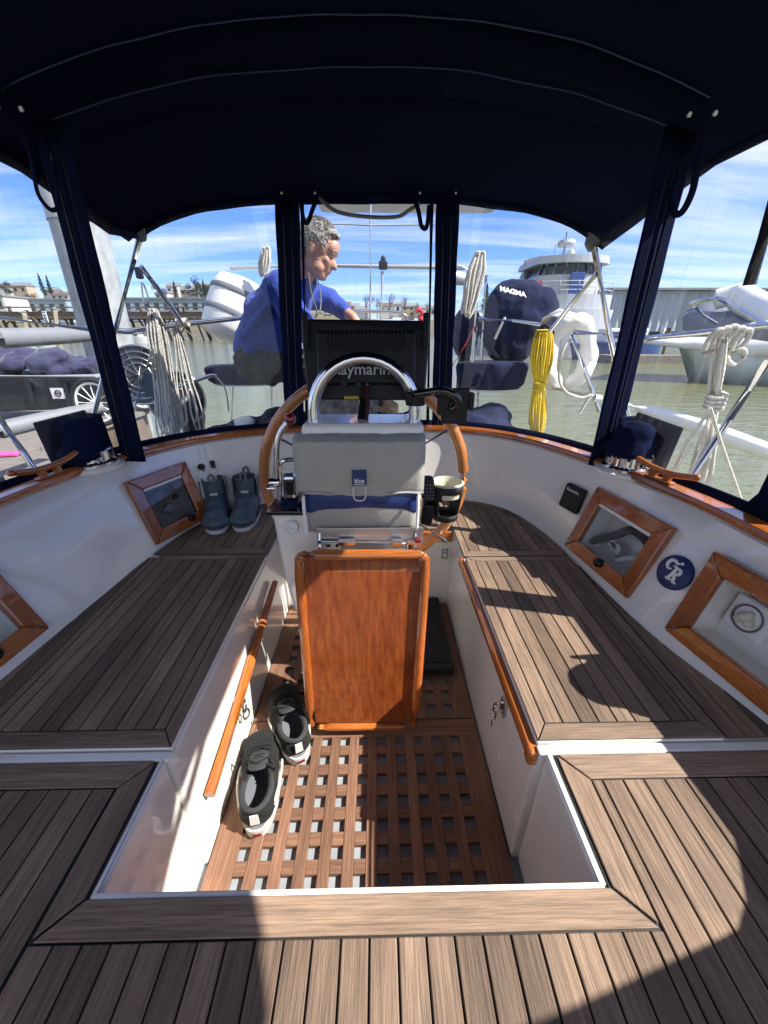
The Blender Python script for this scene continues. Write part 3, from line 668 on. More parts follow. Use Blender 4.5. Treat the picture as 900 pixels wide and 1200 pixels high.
# ---------------------------------------------------------------- lockers let into the coaming
def lframe(mbx, B_, c, wd, hg, wf, th, z0=.0):
    for sy in (-1, 1): pass
    return
def locker_frame(key, label, liner, pane=True):
    c, t, u, n, wd, hg = LK[key]; B_ = basis(t, u, n); th = thing('framed_locker', label, 'locker', c)
    wf = .05; q = lambda x, y, z: c+B_@V((x, y, z))
    W, Hh = wd/2, hg/2; along = 'varY' if abs(t.y) > abs(t.x) else 'varX'
    for sg in (-1, 1):
        hz_, vt = MB(), MB()
        hz_.prism([q(-W, sg*Hh, -.004), q(W, sg*Hh, -.004), q(W-wf, sg*(Hh-wf), -.004), q(-W+wf, sg*(Hh-wf), -.004)], n*.026)
        vt.prism([q(sg*W, -Hh, -.004), q(sg*W, Hh, -.004), q(sg*(W-wf), Hh-wf, -.004), q(sg*(W-wf), -Hh+wf, -.004)], n*.0255)
        hz_.build('frame_rail', along, th, bevel=.005, segs=3); vt.build('frame_stile', 'varZ', th, bevel=.005, segs=3)
    for sx in (-1, 1):
        for sy in (-1, 1):
            mb = MB(); mb.lathe(q(sx*(W-wf*.5), sy*(Hh-wf*.5), .0215), [(.006, 0), (.006, .001), (0, .0012)], n, 12); mb.build('timber_plug', 'teakX', th)
    ln = recess(key, liner, parent=th)
    if pane:
        mb = MB(); mb.prism([q(-W+wf-.004, -Hh+wf-.004, .010), q(W-wf+.004, -Hh+wf-.004, .010), q(W-wf+.004, Hh-wf+.004, .010), q(-W+wf-.004, Hh-wf+.004, .010)], n*.004)
        mb.build('pane', 'acrylic' if key == 'L1' else 'vinyl', th)
        mb = MB(); mb.box(q(0, Hh-wf-.006, .0165), (2*(W-wf)-.006, .010, .003), B_); 
        mb.build('hinge_strip', 'white', th)
        for i in range(-3, 4): pass
        sgn = -1 if key == 'L1' else 1
        mb = MB(); p = q(0.02 if key == 'R1' else .05, -Hh+wf*.75, .024); mb.lathe(p, [(0, .018), (.012, .017), (.017, .008), (.013, 0)], n, 16); mb.lathe(p, [(.017, -.004), (.017, .004)], n, 16)
        mb.build('latch_knob', 'black', th)
    return th, q, B_, n, W-wf, Hh-wf
tL, q, B_, n, W, Hh = locker_frame('L1', 'wood-framed clear locker door in the left coaming beside the boots, gauges inside', 'black')
for (x, y, r_, m) in ((-.075, -.015, .030, 'white'), (-.005, .035, .024, 'white'), (.02, -.035, .026, 'steel'), (.055, .04, .014, 'blackg'), (.075, .0, .012, 'blackg')):
    mb = MB(); p = q(x, y, -.06); mb.lathe(p, [(0, .018), (r_*.7, .018), (r_, .010), (r_, 0), (0, 0)], n, 20); mb.build('gauge', m, tL)
tL2, q, B_, n, W, Hh = locker_frame('L2', 'wood-framed locker cut off by the left edge, nearest the camera', 'gel')
tR, q, B_, n, W, Hh = locker_frame('R1', 'wood-framed clear locker door between the black instrument cover and the round emblem', 'bone')
mb = MB(); mb.tube(smooth_path([q(-.13, -.07, -.05), q(-.05, .0, -.05), q(.0, .045, -.04), q(.06, .05, -.04), q(.12, .02, -.05)], 6), .016, 10); mb.build('black_hose', 'rubber', tR)
mb = MB(); mb.lathe(q(-.02, -.045, -.09), [(0, .04), (.022, .038), (.03, .02), (.03, 0)], n, 18); mb.tube([q(-.09, -.02, -.05), q(-.02, -.04, -.05)], .008, 8); mb.tube([q(-.06, .01, -.05), q(-.05, -.045, -.05)], .006, 8); mb.build('valve', 'steel', tR)
mb = MB(); mb.tube(smooth_path([q(.0, -.08, -.06), q(.05, -.04, -.05), q(.10, -.03, -.05), q(.14, -.06, -.06)], 5), .009, 8); mb.build('white_hose', 'white', tR)
tR2, q, B_, n, W, Hh = locker_frame('R2', 'open wood-framed locker at the right edge with a white shower box inside', 'gel', False)
mb = MB(); mb.box(q(-.112, .0, -.100), (.105, .10, .06), B_); o_ = mb.build('box_plate', 'white', tR2, bevel=.012, segs=3)
mb = MB(); mb.lathe(q(-.112, .0, -.072), [(.038, .004), (.036, .008), (.030, .0), (0, -.001)], n, 24); mb.build('round_well', 'bootg', tR2)
blob('sponge', [('e', q(-.117, .002, -.066), (.016, .012, .014)), ('e', q(-.100, -.008, -.066), (.014, .012, .012)), ('e', q(-.127, -.010, -.064), (.012, .010, .014)), ('e', q(-.107, .014, -.066), (.014, .008, .01))], .004, 'bone', tR2, 2, noise=.002, nscale=60)
for i in range(2):
    mb = MB(); p = q(-.135+.042*i, .072, -.095); mb.lathe(p, [(0, .022), (.014, .022), (.018, .016), (.018, 0)], n, 16); mb.build('socket', 'blackg', tR2)
# ---------------------------------------------------------------- small fittings on the coaming
c, t, u, n = wallframe(12.2, .58)
ic = thing('instrument_cover', 'black square instrument cover on the white coaming, left of the framed locker', 'instrument cover', c)
mb = MB(); mb.box(c+n*.014, (.105, .105, .026), basis(t, u, n)); mb.build('cover', 'black', ic, bevel=.010, segs=3)
tr_ = t if t.dot(V((1, 0, 0))) > 0 else -t
fr = (V((.3, -1, 0)) if True else t); rr = t if t.dot(V((0, -1, 0))) > 0 else -t
lettering('lettering', 'Raymarine', .0165, c+n*.0275+u*.030, rr, u, 'textw', ic)
c, t, u, n = wallframe(13.97, .50)
em = thing('round_emblem', 'round navy plaque with white C and R letters on the right coaming', 'emblem', c)
mb = MB(); mb.lathe(c, [(0, .010), (.050, .010), (.053, .007), (.053, 0)], n, 36); mb.build('disc', 'navyv', em, sharp=60)
rr = t if t.dot(V((0, -1, 0))) > 0 else -t
def em2(pts, r0=.0045):
    P2 = smooth_path([c+n*.0115+rr*a*.9+u*b*.9 for a, b in pts], 5); k = len(P2); return P2, [r0*(.55+.6*math.sin(math.pi*i/(k-1))) for i in range(k)]
mb = MB()
for pts in ([(.006, .036), (-.004, .030), (-.012, .034), (-.024, .033), (-.031, .022), (-.030, .010), (-.020, .003), (-.011, .007)], [(.006, .036), (.014, .040)],
            [(-.010, .018), (.004, .018), (.003, .0), (-.002, -.020), (-.010, -.026)], [(.004, .018), (.018, .017), (.022, .006), (.014, -.002), (.003, -.001)], [(.008, -.002), (.014, -.014), (.018, -.026), (.030, -.028)], [(-.012, -.026), (.008, -.025)]):
    a_, b_ = em2(pts); mb.tube(a_, b_, 8)
mb.build('monogram', 'textw', em)
c, t, u, n = wallframe(5.05, .70)
for k_, dd in enumerate((0, .055)):
    cp = thing('cable_clip', ('black socket cap on the left coaming next to the framed locker', 'small black clip on the left coaming above the blue boots')[k_], 'cap', c+t*dd)
    mb = MB(); mb.lathe(c+t*dd, [(0, .022), (.012, .022), (.015, .014), (.015, 0)], n, 14) if k_ == 0 else mb.box(c+t*dd+n*.01, (.016, .034, .02), basis(t, u, n)); mb.build('body', 'black', cp, bevel=.002)
    mb = MB(); mb.box(c+t*dd+n*.018-u*.012, (.010, .02, .008), basis(t, u, n)); mb.build('tab', 'blackg', cp, bevel=.002)
# wooden horn cleats
def cleat(s, label):
    p = coam(s, 1, .020)+V((0, 0, .026)); d = (coam(s+.15, 1)-coam(s-.15, 1)).normalized(); t_ = thing('horn_cleat', label, 'cleat', p, 'varnished wooden cleats on the cap rail')
    mb = MB(); L_ = .115; up = V((0, 0, 1))
    mb.tube(smooth_path([p-d*L_+up*.046, p-d*.06+up*.034, p-d*.02+up*.030, p+d*.02+up*.030, p+d*.06+up*.034, p+d*L_+up*.046], 4), [.005]+[.010]*4+[.012]*5+[.013]*3+[.012]*4+[.010]*3+[.005]*1 if False else .0105, 10)
    mb.ell(p-d*L_+up*.046, (.011,)*3, None, 10, 6); mb.ell(p+d*L_+up*.046, (.011,)*3, None, 10, 6); mb.build('horns', 'varY', t_)
    mb = MB(); nn = V((-d.y, d.x, 0)); B2 = Matrix(((d.x, nn.x, 0), (d.y, nn.y, 0), (0, 0, 1)))
    for sg in (-1, 1): mb.box(p+d*.026*sg+up*.013, (.022, .020, .030), B2)
    mb.box(p+up*.002, (.10, .028, .006), B2); mb.build('base', 'varY', t_, bevel=.003); return t_
cleat(3.22, 'wooden horn cleat on the left cap rail in front of the covered winch'); cleat(13.30, 'wooden horn cleat on the right cap rail below the covered winch')
# winches under navy hoods with a canvas pocket behind
def winch(s, label, pocket, tilt, low=.065):
    p = coam(s, 1, .05)+V((0, 0, .014)); t_ = thing('winch', label, 'winch', p); o = out2(s); o3 = V((o.x, o.y, 0)); d = V((-o.y, o.x, 0))
    mb = MB(); mb.lathe(p, [(0, 0), (.085, 0), (.085, .008), (.074, .016), (.072, .05), (.060, .056), (.058, .11), (0, .11)], seg=32)
    for k in range(28):
        a_ = k*2*math.pi/28; mb.box(p+V((math.cos(a_)*.073, math.sin(a_)*.073, .034)), (.008, .008, .03), rotm(z=math.degrees(a_)))
    mb.build('drum', 'chrome', t_)
    h = V((0, 0, 1)); mh = blob('winch_cover', [('c', p+h*low, p+h*.105, .074, .068), ('e', p+h*.135+o3*.015+d*.01, (.062, .058, .034)), ('e', p+h*(low+.01)+d*.02, (.082, .080, .03)), ('e', p+h*.13-d*.03, (.04, .04, .035))], .007, 'navy', None, 5, noise=.012, nscale=11)
    mh.parent = t_; mh.location = mh.location-t_.location
    mb = MB(); c2 = p+o3*.078+V((0, 0, .075)); k = 8
    mb.box(c2+d*.0, (.19, .012, .20), Matrix(((d.x, o3.x, 0), (d.y, o3.y, 0), (0, 0, 1)))@Matrix.Rotation(R(tilt), 3, 'Y')); mb.box(c2-d*.095*pocket-o3*.035, (.012, .08, .19), Matrix(((d.x, o3.x, 0), (d.y, o3.y, 0), (0, 0, 1)))@Matrix.Rotation(R(tilt), 3, 'Y'))
    mb.build('canvas_pocket', 'navy', t_, bevel=.004)
winch(3.72, 'winch hidden under a slouching navy hood on the left coaming', 1, 4, .03); winch(12.68, 'winch with ridged chrome base showing below its navy hood on the right coaming', -1, -6)
winch(15.35, 'hooded winch out of view on the right coaming, added for its round shadow', -1, -6)  # unseen winch, added to cast the round shadow on the right bench
# ================================================================ CANOPY AND CLEAR ENCLOSURE
can = thing('canvas_canopy', 'dark navy canvas bimini with clear vinyl side curtains enclosing the cockpit', 'canopy', (-.05, 1.5, CTOP))
XC = -.035; HWID = 1.085
def lerp(a, b, t): return a+(b-a)*max(0, min(1, t))
def roof_z(u, y):
    zc = lerp(1.95, 1.785, (y-1.42)/.68) if y > 1.42 else lerp(2.03, 1.95, (y-.9)/.5)
    ze = lerp(1.745, 1.625, (y-1.55)/.57)+.185*lerp(0, 1, (1.25-y)/.3)*lerp(0, 1, (y+.02)/.2)  # side edge arched higher out of view, shaped to let sun onto the well wall
    ex = lerp(2.3, 4.2, (y-1.5)/.5)
    return ze+(zc-ze)*(1-abs(u)**ex)
YA, YF = 2.13, -.85
def roofp(u, y):
    sag = .010*mnoise.noise(V((u*2.2, y*2.0, 4)))+.005*mnoise.noise(V((u*7, y*3, 9)))-.012*math.sin(max(0, min(1, (y-1.43)/.66))*math.pi)*(1-u*u)
    return V((XC+u*HWID, y-(.03*(1-u*u) if y > 2 else 0), roof_z(u, y)+sag*(1-abs(u)**6)))
US = [-1+i*2/40 for i in range(41)]; YS = [YF+(YA-YF)*i/44 for i in range(45)]
mb = MB(); mb.grid([[roofp(u, y) for y in YS] for u in US], True); roof = mb.build('roof', 'roofc', can, solid=.006)
# front edge of the canvas sits just in front of the camera's head, hem all round
hem = [roofp(-1, y) for y in YS[::3]]+[roofp(u, YA) for u in US[1:]]+[roofp(1, y) for y in YS[::-3]]
mb = MB(); rr_ = []
for p in hem: rr_.append([p+V((0, 0, .006)), p+V((0, 0, -.026))])
mb.grid(rr_, True); mb.build('hem', 'navy', can, solid=.006)
# main hoop: fabric sleeve arch plus flat zipped legs
arch = [V((XC+HWID*.86*math.sin(a), 1.43, 0)) for a in [R(-90)+R(180)*i/30 for i in range(31)]]
ap = []
for i in range(31):
    u = -.845+1.69*i/30; ap.append(roofp(u, 1.43)+V((0, .0, -.012)))
rows = []
for i, p in enumerate(ap):
    rows.append([p+V((0, -.060, .014)), p+V((0, -.052, .004)), p+V((0, -.030, -.012)), p+V((0, 0, -.024)), p+V((0, .030, -.012)), p+V((0, .052, .004)), p+V((0, .060, .012))])
mb = MB(); mb.grid(rows, True); mb.build('hoop_sleeve', 'roofc', can, solid=.003)
ap2 = [roofp(-.80+1.6*i/30, 1.62)+V((0, 0, -.006)) for i in range(31)]
mb = MB(); mb.grid([[p+V((0, -.02, .006)), p+V((0, 0, -.004)), p+V((0, .02, .006))] for p in ap2], True); mb.build('seam', 'roofc', can)
for yy in (1.36, 1.50):
    mb = MB(); mb.tube([roofp(-.84+1.68*i/60, yy)+V((0, 0, -.0075)) for i in range(61)], .0022, 5); mb.build('stitch_line', 'navyv', can)
def sleeve(top, bot, wdt, name='hoop_leg', nrm=(0, -1, 0), bow=.0):
    top, bot = V(top), V(bot); d = (bot-top).normalized(); side = d.cross(V(nrm)).normalized(); nn = side.cross(d).normalized(); k = 14
    o = MB(); rows = []
    for i in range(k+1):
        t = i/k; c = top.lerp(bot, t)+side*bow*math.sin(math.pi*t); ww = wdt*(1+.04*math.sin(t*19)+.03*math.sin(t*7))
        rows.append([c+side*ww*q+nn*h for q, h in ((-.5, 0), (-.44, .006), (-.2, .008), (-.17, .002), (.0, .010), (.17, .002), (.2, .008), (.44, .006), (.5, 0))])
    o.grid(rows, True); leg = o.build(name, 'navy', can, solid=.006)
    for q in (-.185, .185):
        z_ = MB(); z_.tube([top.lerp(bot, i/k)+side*(bow*math.sin(math.pi*i/k)+wdt*q)+nn*.0075 for i in range(k+1)], .0032, 6); z_.build('zip', 'zip', leg)
    return leg
LT, LB = V((-.935, 1.50, 1.80)), V((-.992, 1.545, .775)); RT, RB = V((.905, 1.50, 1.80)), V((.880, 1.455, .775))
sleeve(LT, LB, .090); sleeve(RT, RB, .094)
# stern window posts
CLT, CLB = at(336, 230, Y=2.07), at(345, 497, Y=2.07); CRT, CRB = at(525, 230, Y=2.07), at(517, 497, Y=2.07)
CLB.z = CRB.z = .78; CLT.z = CRT.z = 1.77
sleeve(CLT, CLB, .098, 'window_post'); sleeve(CRT, CRB, .095, 'window_post')
for xa, xb in ((354, 358), (506, 502)):
    a_, b_ = at(xa, 236, Y=2.08), at(xb, 480, Y=2.08); a_.z = 1.765; b_.z = .79
    mb = MB(); d = (b_-a_); mb.tube([a_, b_], .009, 8); mb.build('zip_strip', 'navy', can)
# edges of the enclosure: lower line on the coaming, upper line at the canvas hem
UP = [V((-1.118, -.5, 1.74)), V((-1.118, .4, 1.92)), V((-1.118, .85, 1.92)), V((-1.118, 1.25, 1.74)), V((-1.105, 1.60, 1.735)), V((-1.075, 2.06, 1.635)), V((-.84, 2.10, 1.725)), V((-.42, 2.085, 1.775)), V((-.03, 2.08, 1.79)), V((.36, 2.085, 1.775)), V((.62, 2.10, 1.745)), V((1.0, 2.06, 1.635)), V((1.035, 1.60, 1.735)), V((1.047, 1.30, 1.74)), V((1.047, 1.0, 1.885)), V((1.047, .7, 1.92)), V((1.047, .3, 1.92)), V((1.047, -.5, 1.74))]
def upl(s):
    s = max(0, min(16.999, s)); i = int(s); return UP[i].lerp(UP[i+1], s-i)
def lowl(s): return coam(s, 1, .080)+V((0, 0, -.02))
def panel(s0, s1, name, m='vinyl', t0=0., t1=1., off=0, k=None):
    k = k or max(3, int((s1-s0)/.25)); mb = MB(); rows = []
    for i in range(k+1):
        s = s0+(s1-s0)*i/k; a_, b_ = lowl(s), upl(s); o = out2(s); rows.append([a_.lerp(b_, t0+(t1-t0)*j/8)+V((o.x, o.y, 0))*(off+.012*math.sin(math.pi*j/8)*math.sin(i*1.3)) for j in range(9)])
    mb.grid(rows, True); return mb
def seamline(s0, s1, t, wdt, name, k=None):
    """narrow canvas band along the enclosure"""
    k = k or max(3, int((s1-s0)/.2)); mb = MB(); rows = []
    for i in range(k+1):
        s = s0+(s1-s0)*i/k; a_, b_ = lowl(s), upl(s); hgt = (b_-a_).length; rows.append([a_.lerp(b_, t+wdt/hgt*j) for j in range(2)])
    mb.grid(rows, True); return mb.build(name, 'navy', can, solid=.008)
for (s0, s1, lbl) in ((.4, 4.05, 'clear side curtain on the left'), (4.05, 6.72, 'clear curtain behind the left hoop leg'), (6.84, 9.28, 'clear stern window above the steering wheel'), (9.42, 12.40, 'clear curtain ahead of the right hoop leg'), (12.40, 14.20, 'clear side curtain on the right'), (14.46, 16.2, 'clear side curtain nearest the camera on the right')):
    o = panel(s0, s1, 'w').build('clear_curtain', 'vinyl', can); o['label'] = lbl
seamline(.3, 16.8, 0.0, .060, 'lower_hem')
# rounded black binding round the right-hand side curtain
def upright(s, ds, name='curtain_binding'):
    mb = MB(); rows = []
    for j in range(13):
        t = j/12; fl = .16*max(0, 1-t*9)**2
        rows.append([lowl(s-ds-fl).lerp(upl(s-ds-fl), t), lowl(s+ds).lerp(upl(s+ds), t)])
    mb.grid(rows, True); return mb.build(name, 'navy', can, solid=.01)
upright(14.33, .17)
def canvas_side(f0, f1):
    mb = MB(); rows = []
    for j in range(25):
        t = j/24; a_, b_ = f0(t), f1(t); rows.append([lowl(a_+(b_-a_)*i/4).lerp(upl(a_+(b_-a_)*i/4), t) for i in range(5)])
    mb.grid(rows, True); mb.build('side_panel', 'navy', can, solid=.008)
canvas_side(lambda t: 16.10+.54*t-.55*max(0, 1-t*4.5)**2.2, lambda t: 17)
canvas_side(lambda t: 0, lambda t: .85-.35*t)
mb = MB(); a_ = lowl(14.55).lerp(upl(14.55), .08)
# clear curtains stay rolled at the top of the stern window: strap loops
def strap(pts, wdt, name='strap', m='navy', parent=can):
    P_s = smooth_path(pts, 5); mb = MB(); rows = []
    for i, p in enumerate(P_s):
        d = (P_s[min(i+1, len(P_s)-1)]-P_s[max(i-1, 0)]).normalized(); sd = d.cross(V((.25, 1, .1))).normalized(); rows.append([p-sd*wdt/2, p+sd*wdt/2])
    mb.grid(rows, True); return mb.build(name, m, parent, solid=.003)
def P(px, py, Y): return at(px, py, Y=Y)
strap([P(20, 150, 1.40), P(34, 178, 1.40), P(40, 205, 1.40), P(45, 228, 1.41), P(58, 245, 1.42), P(67, 242, 1.43), P(66, 215, 1.46), P(60, 190, 1.48)], .012)
strap([P(826, 155, 1.36), P(818, 190, 1.36), P(812, 222, 1.36), P(803, 243, 1.37), P(795, 251, 1.38), P(787, 246, 1.39), P(787, 228, 1.42), P(795, 205, 1.45)], .018)
strap([P(372, 232, 2.03), P(366, 246, 2.03), P(361, 260, 2.04), P(356, 258, 2.05), P(353, 240, 2.05)], .018)
strap([P(486, 232, 2.03), P(491, 250, 2.03), P(494, 265, 2.04), P(500, 266, 2.05), P(503, 240, 2.05)], .018)
mb = MB(); mb.tube(smooth_path([P(374, 232, 2.05), P(395, 248, 2.05), P(430, 254, 2.05), P(465, 254, 2.05), P(480, 246, 2.05), P(492, 238, 2.05)], 6), .0075, 8); mb.build('roll_cord', 'greytube', can)
mb = MB(); mb.box((CLT+CRT)/2+V((0, .0, .0)), (.80, .012, .035)); mb.build('header_band', 'navy', can, bevel=.003)
for px, py in ((23, 147), (17, 143), (819, 158), (826, 156), (369, 222), (492, 227), (533, 222), (325, 216)):
    pass
for (u, y) in ((-.83, 1.40), (.86, 1.36), (.82, 1.40), (-.86, 1.36)):
    p = roofp(u, y)+V((0, 0, -.03)); mb = MB(); mb.lathe(p, [(.006, 0), (.006, .006), (0, .007)], (0, -1, -.4), 10); mb.build('snap', 'steel', can)
for px in (330, 369, 492, 534):
    mb = MB(); mb.lathe(P(px, 226, 2.03), [(.005, 0), (.005, .004), (0, .005)], (0, -1, 0), 10); mb.build('snap', 'steel', can)
# corner reinforcement patches where the steel poles meet the canvas
for px, py, sg in ((162, 271, -1), (695, 283, 1)):
    p = P(px, py, 2.12); mb = MB(); mb.prism([p+V(q) for q in ((-.028, 0, .045), (.028, 0, .05), (.034, 0, .0), (.02, 0, -.035), (-.008, 0, -.04), (-.032, 0, -.01))], (0, .02, 0)); mb.build('corner_patch', 'greytube', can, bevel=.006)
# the black strut seen at the right edge
mb = MB(); mb.tube([P(912, 222, 1.22), P(878, 334, 1.22)], .0155, 10); t_ = mb.build('curtain_strut', 'black', can)

# ================================================================ STEERING PEDESTAL AND WHEEL
ped = thing('steering_pedestal', 'white steering pedestal with chrome guard, instrument tray, throttle and grey storage bag', 'pedestal', (-.05, 1.2, 0))
CX = -.050
mb = MB()
def sect(z, x0, x1, ya, yb): return [V((x0, ya, z)), V((x1, ya, z)), V((x1, yb, z)), V((x0, yb, z))]
secs = [sect(0.0, -.17, .07, 1.10, 1.36), sect(.05, -.15, .05, 1.12, 1.34), sect(.45, -.13, .03, 1.15, 1.33), sect(.95, -.13, .03, 1.15, 1.33)]
for a_, b_ in zip(secs, secs[1:]):
    for i in range(4): j = (i+1) % 4; mb.poly([a_[i], a_[j], b_[j], b_[i]])
mb.poly(secs[0]); mb.poly(secs[-1]); mb.build('column', 'gel', ped, bevel=.03, segs=4, weld=True)
# engine control housing hanging on the left
mb = MB(); secs = [sect(.735, -.338, -.175, 1.10, 1.24), sect(.71, -.330, -.175, 1.105, 1.24), sect(.50, -.320, -.17, 1.11, 1.25), sect(.34, -.305, -.16, 1.13, 1.26), sect(.16, -.262, -.14, 1.17, 1.27), sect(.03, -.235, -.13, 1.18, 1.28)]
for a_, b_ in zip(secs, secs[1:]):
    for i in range(4): j = (i+1) % 4; mb.poly([a_[i], a_[j], b_[j], b_[i]])
mb.poly(secs[0]); mb.poly(secs[-1]); mb.build('control_housing', 'gel', ped, bevel=.012, segs=3, weld=True)
mb = MB(); mb.prism([(-.345, 1.09, .736), (-.19, 1.09, .736), (-.19, 1.25, .736), (-.29, 1.25, .736), (-.345, 1.19, .736)], (0, 0, .014)); mb.build('housing_top', 'blackg', ped, bevel=.003)
p = at(342, 617, Y=1.102); mb = MB(); mb.lathe(p, [(.022, 0), (.022, .005), (.018, .008), (.016, .005), (0, .004)], (0, -1, 0), 26); mb.box(p+V((0, -.008, -.006)), (.018, .006, .006), rotm(y=20)); mb.build('hour_meter', 'white', ped)
# foot of the column: grey boot at left, helm box behind
blob('grey_boot', [('c', V((-.235, 1.10, .03)), V((-.215, 1.14, .15)), .035, .025), ('e', V((-.24, 1.09, .02)), (.04, .045, .02))], .008, 'greytube', ped, 4)
# chrome throttle gate and lever
G = lambda px, py, dy=0: at(px, py, Y=1.12+dy)
mb = MB(); mb.tube(smooth_path([G(327, 588), G(328, 565), G(328, 545), G(333, 540), G(348, 539, .02), G(352, 545, .02), G(352, 565, .02), G(352, 590, .02)], 5), .007, 8); mb.build('throttle_gate', 'chrome', ped)
mb = MB(); mb.box(G(340, 570, .03), (.045, .04, .085)); mb.build('throttle_body', 'chrome', ped, bevel=.012, segs=3)
mb = MB(); mb.box(G(340, 571, .005), (.028, .01, .05)); mb.build('throttle_slot', 'blackg', ped, bevel=.004)
mb = MB(); mb.box(G(336, 552, .004), (.030, .006, .012)); mb.build('throttle_plate', 'white', ped, bevel=.002)
lv = MB(); lv.tube(smooth_path([G(323, 566, -.01), G(324, 540, -.01), G(325, 520, -.01), G(329, 506, -.01), G(338, 494, -.01)], 6), [.0085]*25, 10); lvo = lv.build('lever', 'chrome', ped)
mb = MB(); mb.ell(G(340, 491, -.01), (.0165, .0165, .0165), None, 18, 12); mb.build('knob', 'redp', lvo)
mb = MB(); mb.lathe(G(322, 565, -.01), [(0, -.016), (.014, -.016), (.016, 0), (.014, .016), (0, .016)], (1, 0, 0), 18); mb.lathe(G(318, 572, -.01), [(0, -.012), (.010, -.012), (.010, .012), (0, .012)], (1, 0, 0), 14); mb.build('lever_hub', 'chrome', lvo)
# tray and guard
mb = MB(); mb.prism([at(353, 497, Y=1.10), at(497, 497, Y=1.10), at(497, 517, Y=1.09), at(352, 517, Y=1.09)], (0, .16, 0)); mb.build('instrument_tray', 'gel', ped, bevel=.012, segs=4)
gl_ = .150; gc = V((-.038, 1.17, 1.035)); pts = [V((gc.x-gl_, 1.17, .30)), V((gc.x-gl_, 1.17, .7)), V((gc.x-gl_, 1.17, gc.z))]+[gc+V((-gl_*math.cos(a), 0, gl_*math.sin(a)*1.0)) for a in [R(180)*i/18 for i in range(1, 18)]]+[V((gc.x+gl_, 1.17, gc.z)), V((gc.x+gl_, 1.17, .7)), V((gc.x+gl_, 1.17, .30))]
mb = MB(); mb.tube(pts, .0175, 16); mb.build('guard_rail', 'chrome', ped)
for sg in (-1, 1):
    mb = MB(); mb.lathe(V((gc.x+sg*gl_, 1.17, .995)), [(.024, 0), (.024, .006), (.018, .008)], seg=18); mb.build('collar', 'black', ped)
# hinge bracket and clasp between bag and table leaf
mb = MB(); a_, b_ = at(372, 641, Y=1.03), at(496, 641, Y=1.03); mb.box((a_+b_)/2+V((0, .01, .035)), (b_.x-a_.x, .004, .05)); mb.build('hinge_plate', 'steel', ped, bevel=.001)
mb = MB(); mb.tube([a_+V((.0, -.005, .018)), b_+V((-.01, -.005, .018))], .006, 8); mb.box(a_+V((.09, -.008, .02)), (.05, .012, .016)); mb.box(b_+V((-.08, -.008, .02)), (.03, .014, .02)); mb.box(b_+V((-.03, -.008, .02)), (.04, .008, .012)); mb.build('hinge', 'chrome', ped, bevel=.001)
for px in (374, 488):
    mb = MB(); q0 = at(px, 622, Y=1.04); mb.tube(smooth_path([q0, q0+V((0, -.01, -.035)), q0+V((.002, -.022, -.065)), q0+V((.014, -.03, -.078))], 4), .005, 8); mb.build('bracket', 'chrome', ped)
mb = MB(); mb.lathe(at(489, 632, Y=1.02), [(0, .01), (.010, .008), (.010, 0)], (0, -1, .2), 14); mb.build('red_button', 'redp', ped)
for px in (384, 394):
    mb = MB(); mb.tube([at(px, 615, Y=1.12), at(px+1, 640, Y=1.13)], .006, 8); mb.build('cable', 'maroon' if px > 390 else 'rubber', ped)
mb = MB(); mb.lathe(V((gc.x-.005, 1.22, .62)), [(.06, 0), (.055, .06), (.05, .12)], seg=20); mb.build('column_collar', 'gel', ped)
# grey storage bag: back pouch, sagging flap, navy band
bg_ = thing('storage_bag', 'grey vinyl storage bag with navy band and blue logo tab hanging on the chrome guard', 'bag', at(421, 620, Y=1.09))
def sheet(x0, x1, z0, z1, y0, bulge, sag, k=16, l=10, taper=0, wob=.003):
    rows = []
    for i in range(k+1):
        t = i/k; r_ = []
        for j in range(l+1):
            s = j/l; x = lerp(x0, x1, t); x = (x-(x0+x1)/2)*(1-taper*s)+(x0+x1)/2
            r_.append(V((x, y0-bulge*math.sin(math.pi*min(1, s*.9+.1))*(.35+.65*math.sin(math.pi*t))-wob*mnoise.noise(V((x*14, s*3, y0*9))), z1+(z0-z1)*s-sag*math.sin(math.pi*t)*(s)-wob*1.5*mnoise.noise(V((x*20, s*2, 3))))))
        rows.append(r_)
    return rows
B0, B1 = at(345, 512, Y=1.075), at(497, 512, Y=1.075)
zt, zf, zb, zl = .976, .826, .760, .690
mb = MB(); mb.grid(sheet(B0.x+.014, B1.x-.012, zl, zt-.03, 1.072, .030, .012, taper=.02, wob=.004)); mb.grid([[v+V((0, .045, 0)) for v in r_] for r_ in sheet(B0.x+.014, B1.x-.012, zl, zt-.03, 1.072, -.0, .012, taper=.02)]); mb.build('pouch', 'greyb', bg_, solid=.004)
r1 = sheet(B0.x+.014, B1.x-.012, zl, zt-.03, 1.072, .030, .012, taper=.02, wob=.004)
mb = MB(); mb.poly([r1[0][0], r1[0][-1], r1[0][-1]+V((0, .045, 0)), r1[0][0]+V((0, .045, 0))]); mb.poly([r1[-1][0], r1[-1][-1], r1[-1][-1]+V((0, .045, 0)), r1[-1][0]+V((0, .045, 0))]); mb.poly([r_[-1] for r_ in r1]+[r_[-1]+V((0, .045, 0)) for r_ in r1][::-1]); mb.build('gusset', 'greyb', bg_, solid=.003)
mb = MB(); mb.grid(sheet(B0.x+.018, B1.x-.016, zb, zf+.02, 1.062, .022, .006)); mb.build('navy_band', 'navyv', bg_, solid=.004)
fl = sheet(B0.x-.002, B1.x+.002, zf, zt+.0, 1.052, .018, .004, wob=.004)
for r_ in fl:
    r_.insert(0, r_[0]+V((0, .02, .012))); r_.insert(0, r_[0]+V((0, .05, .0)))
mb = MB(); mb.grid(fl); mb.build('flap', 'greyb', bg_, solid=.005)
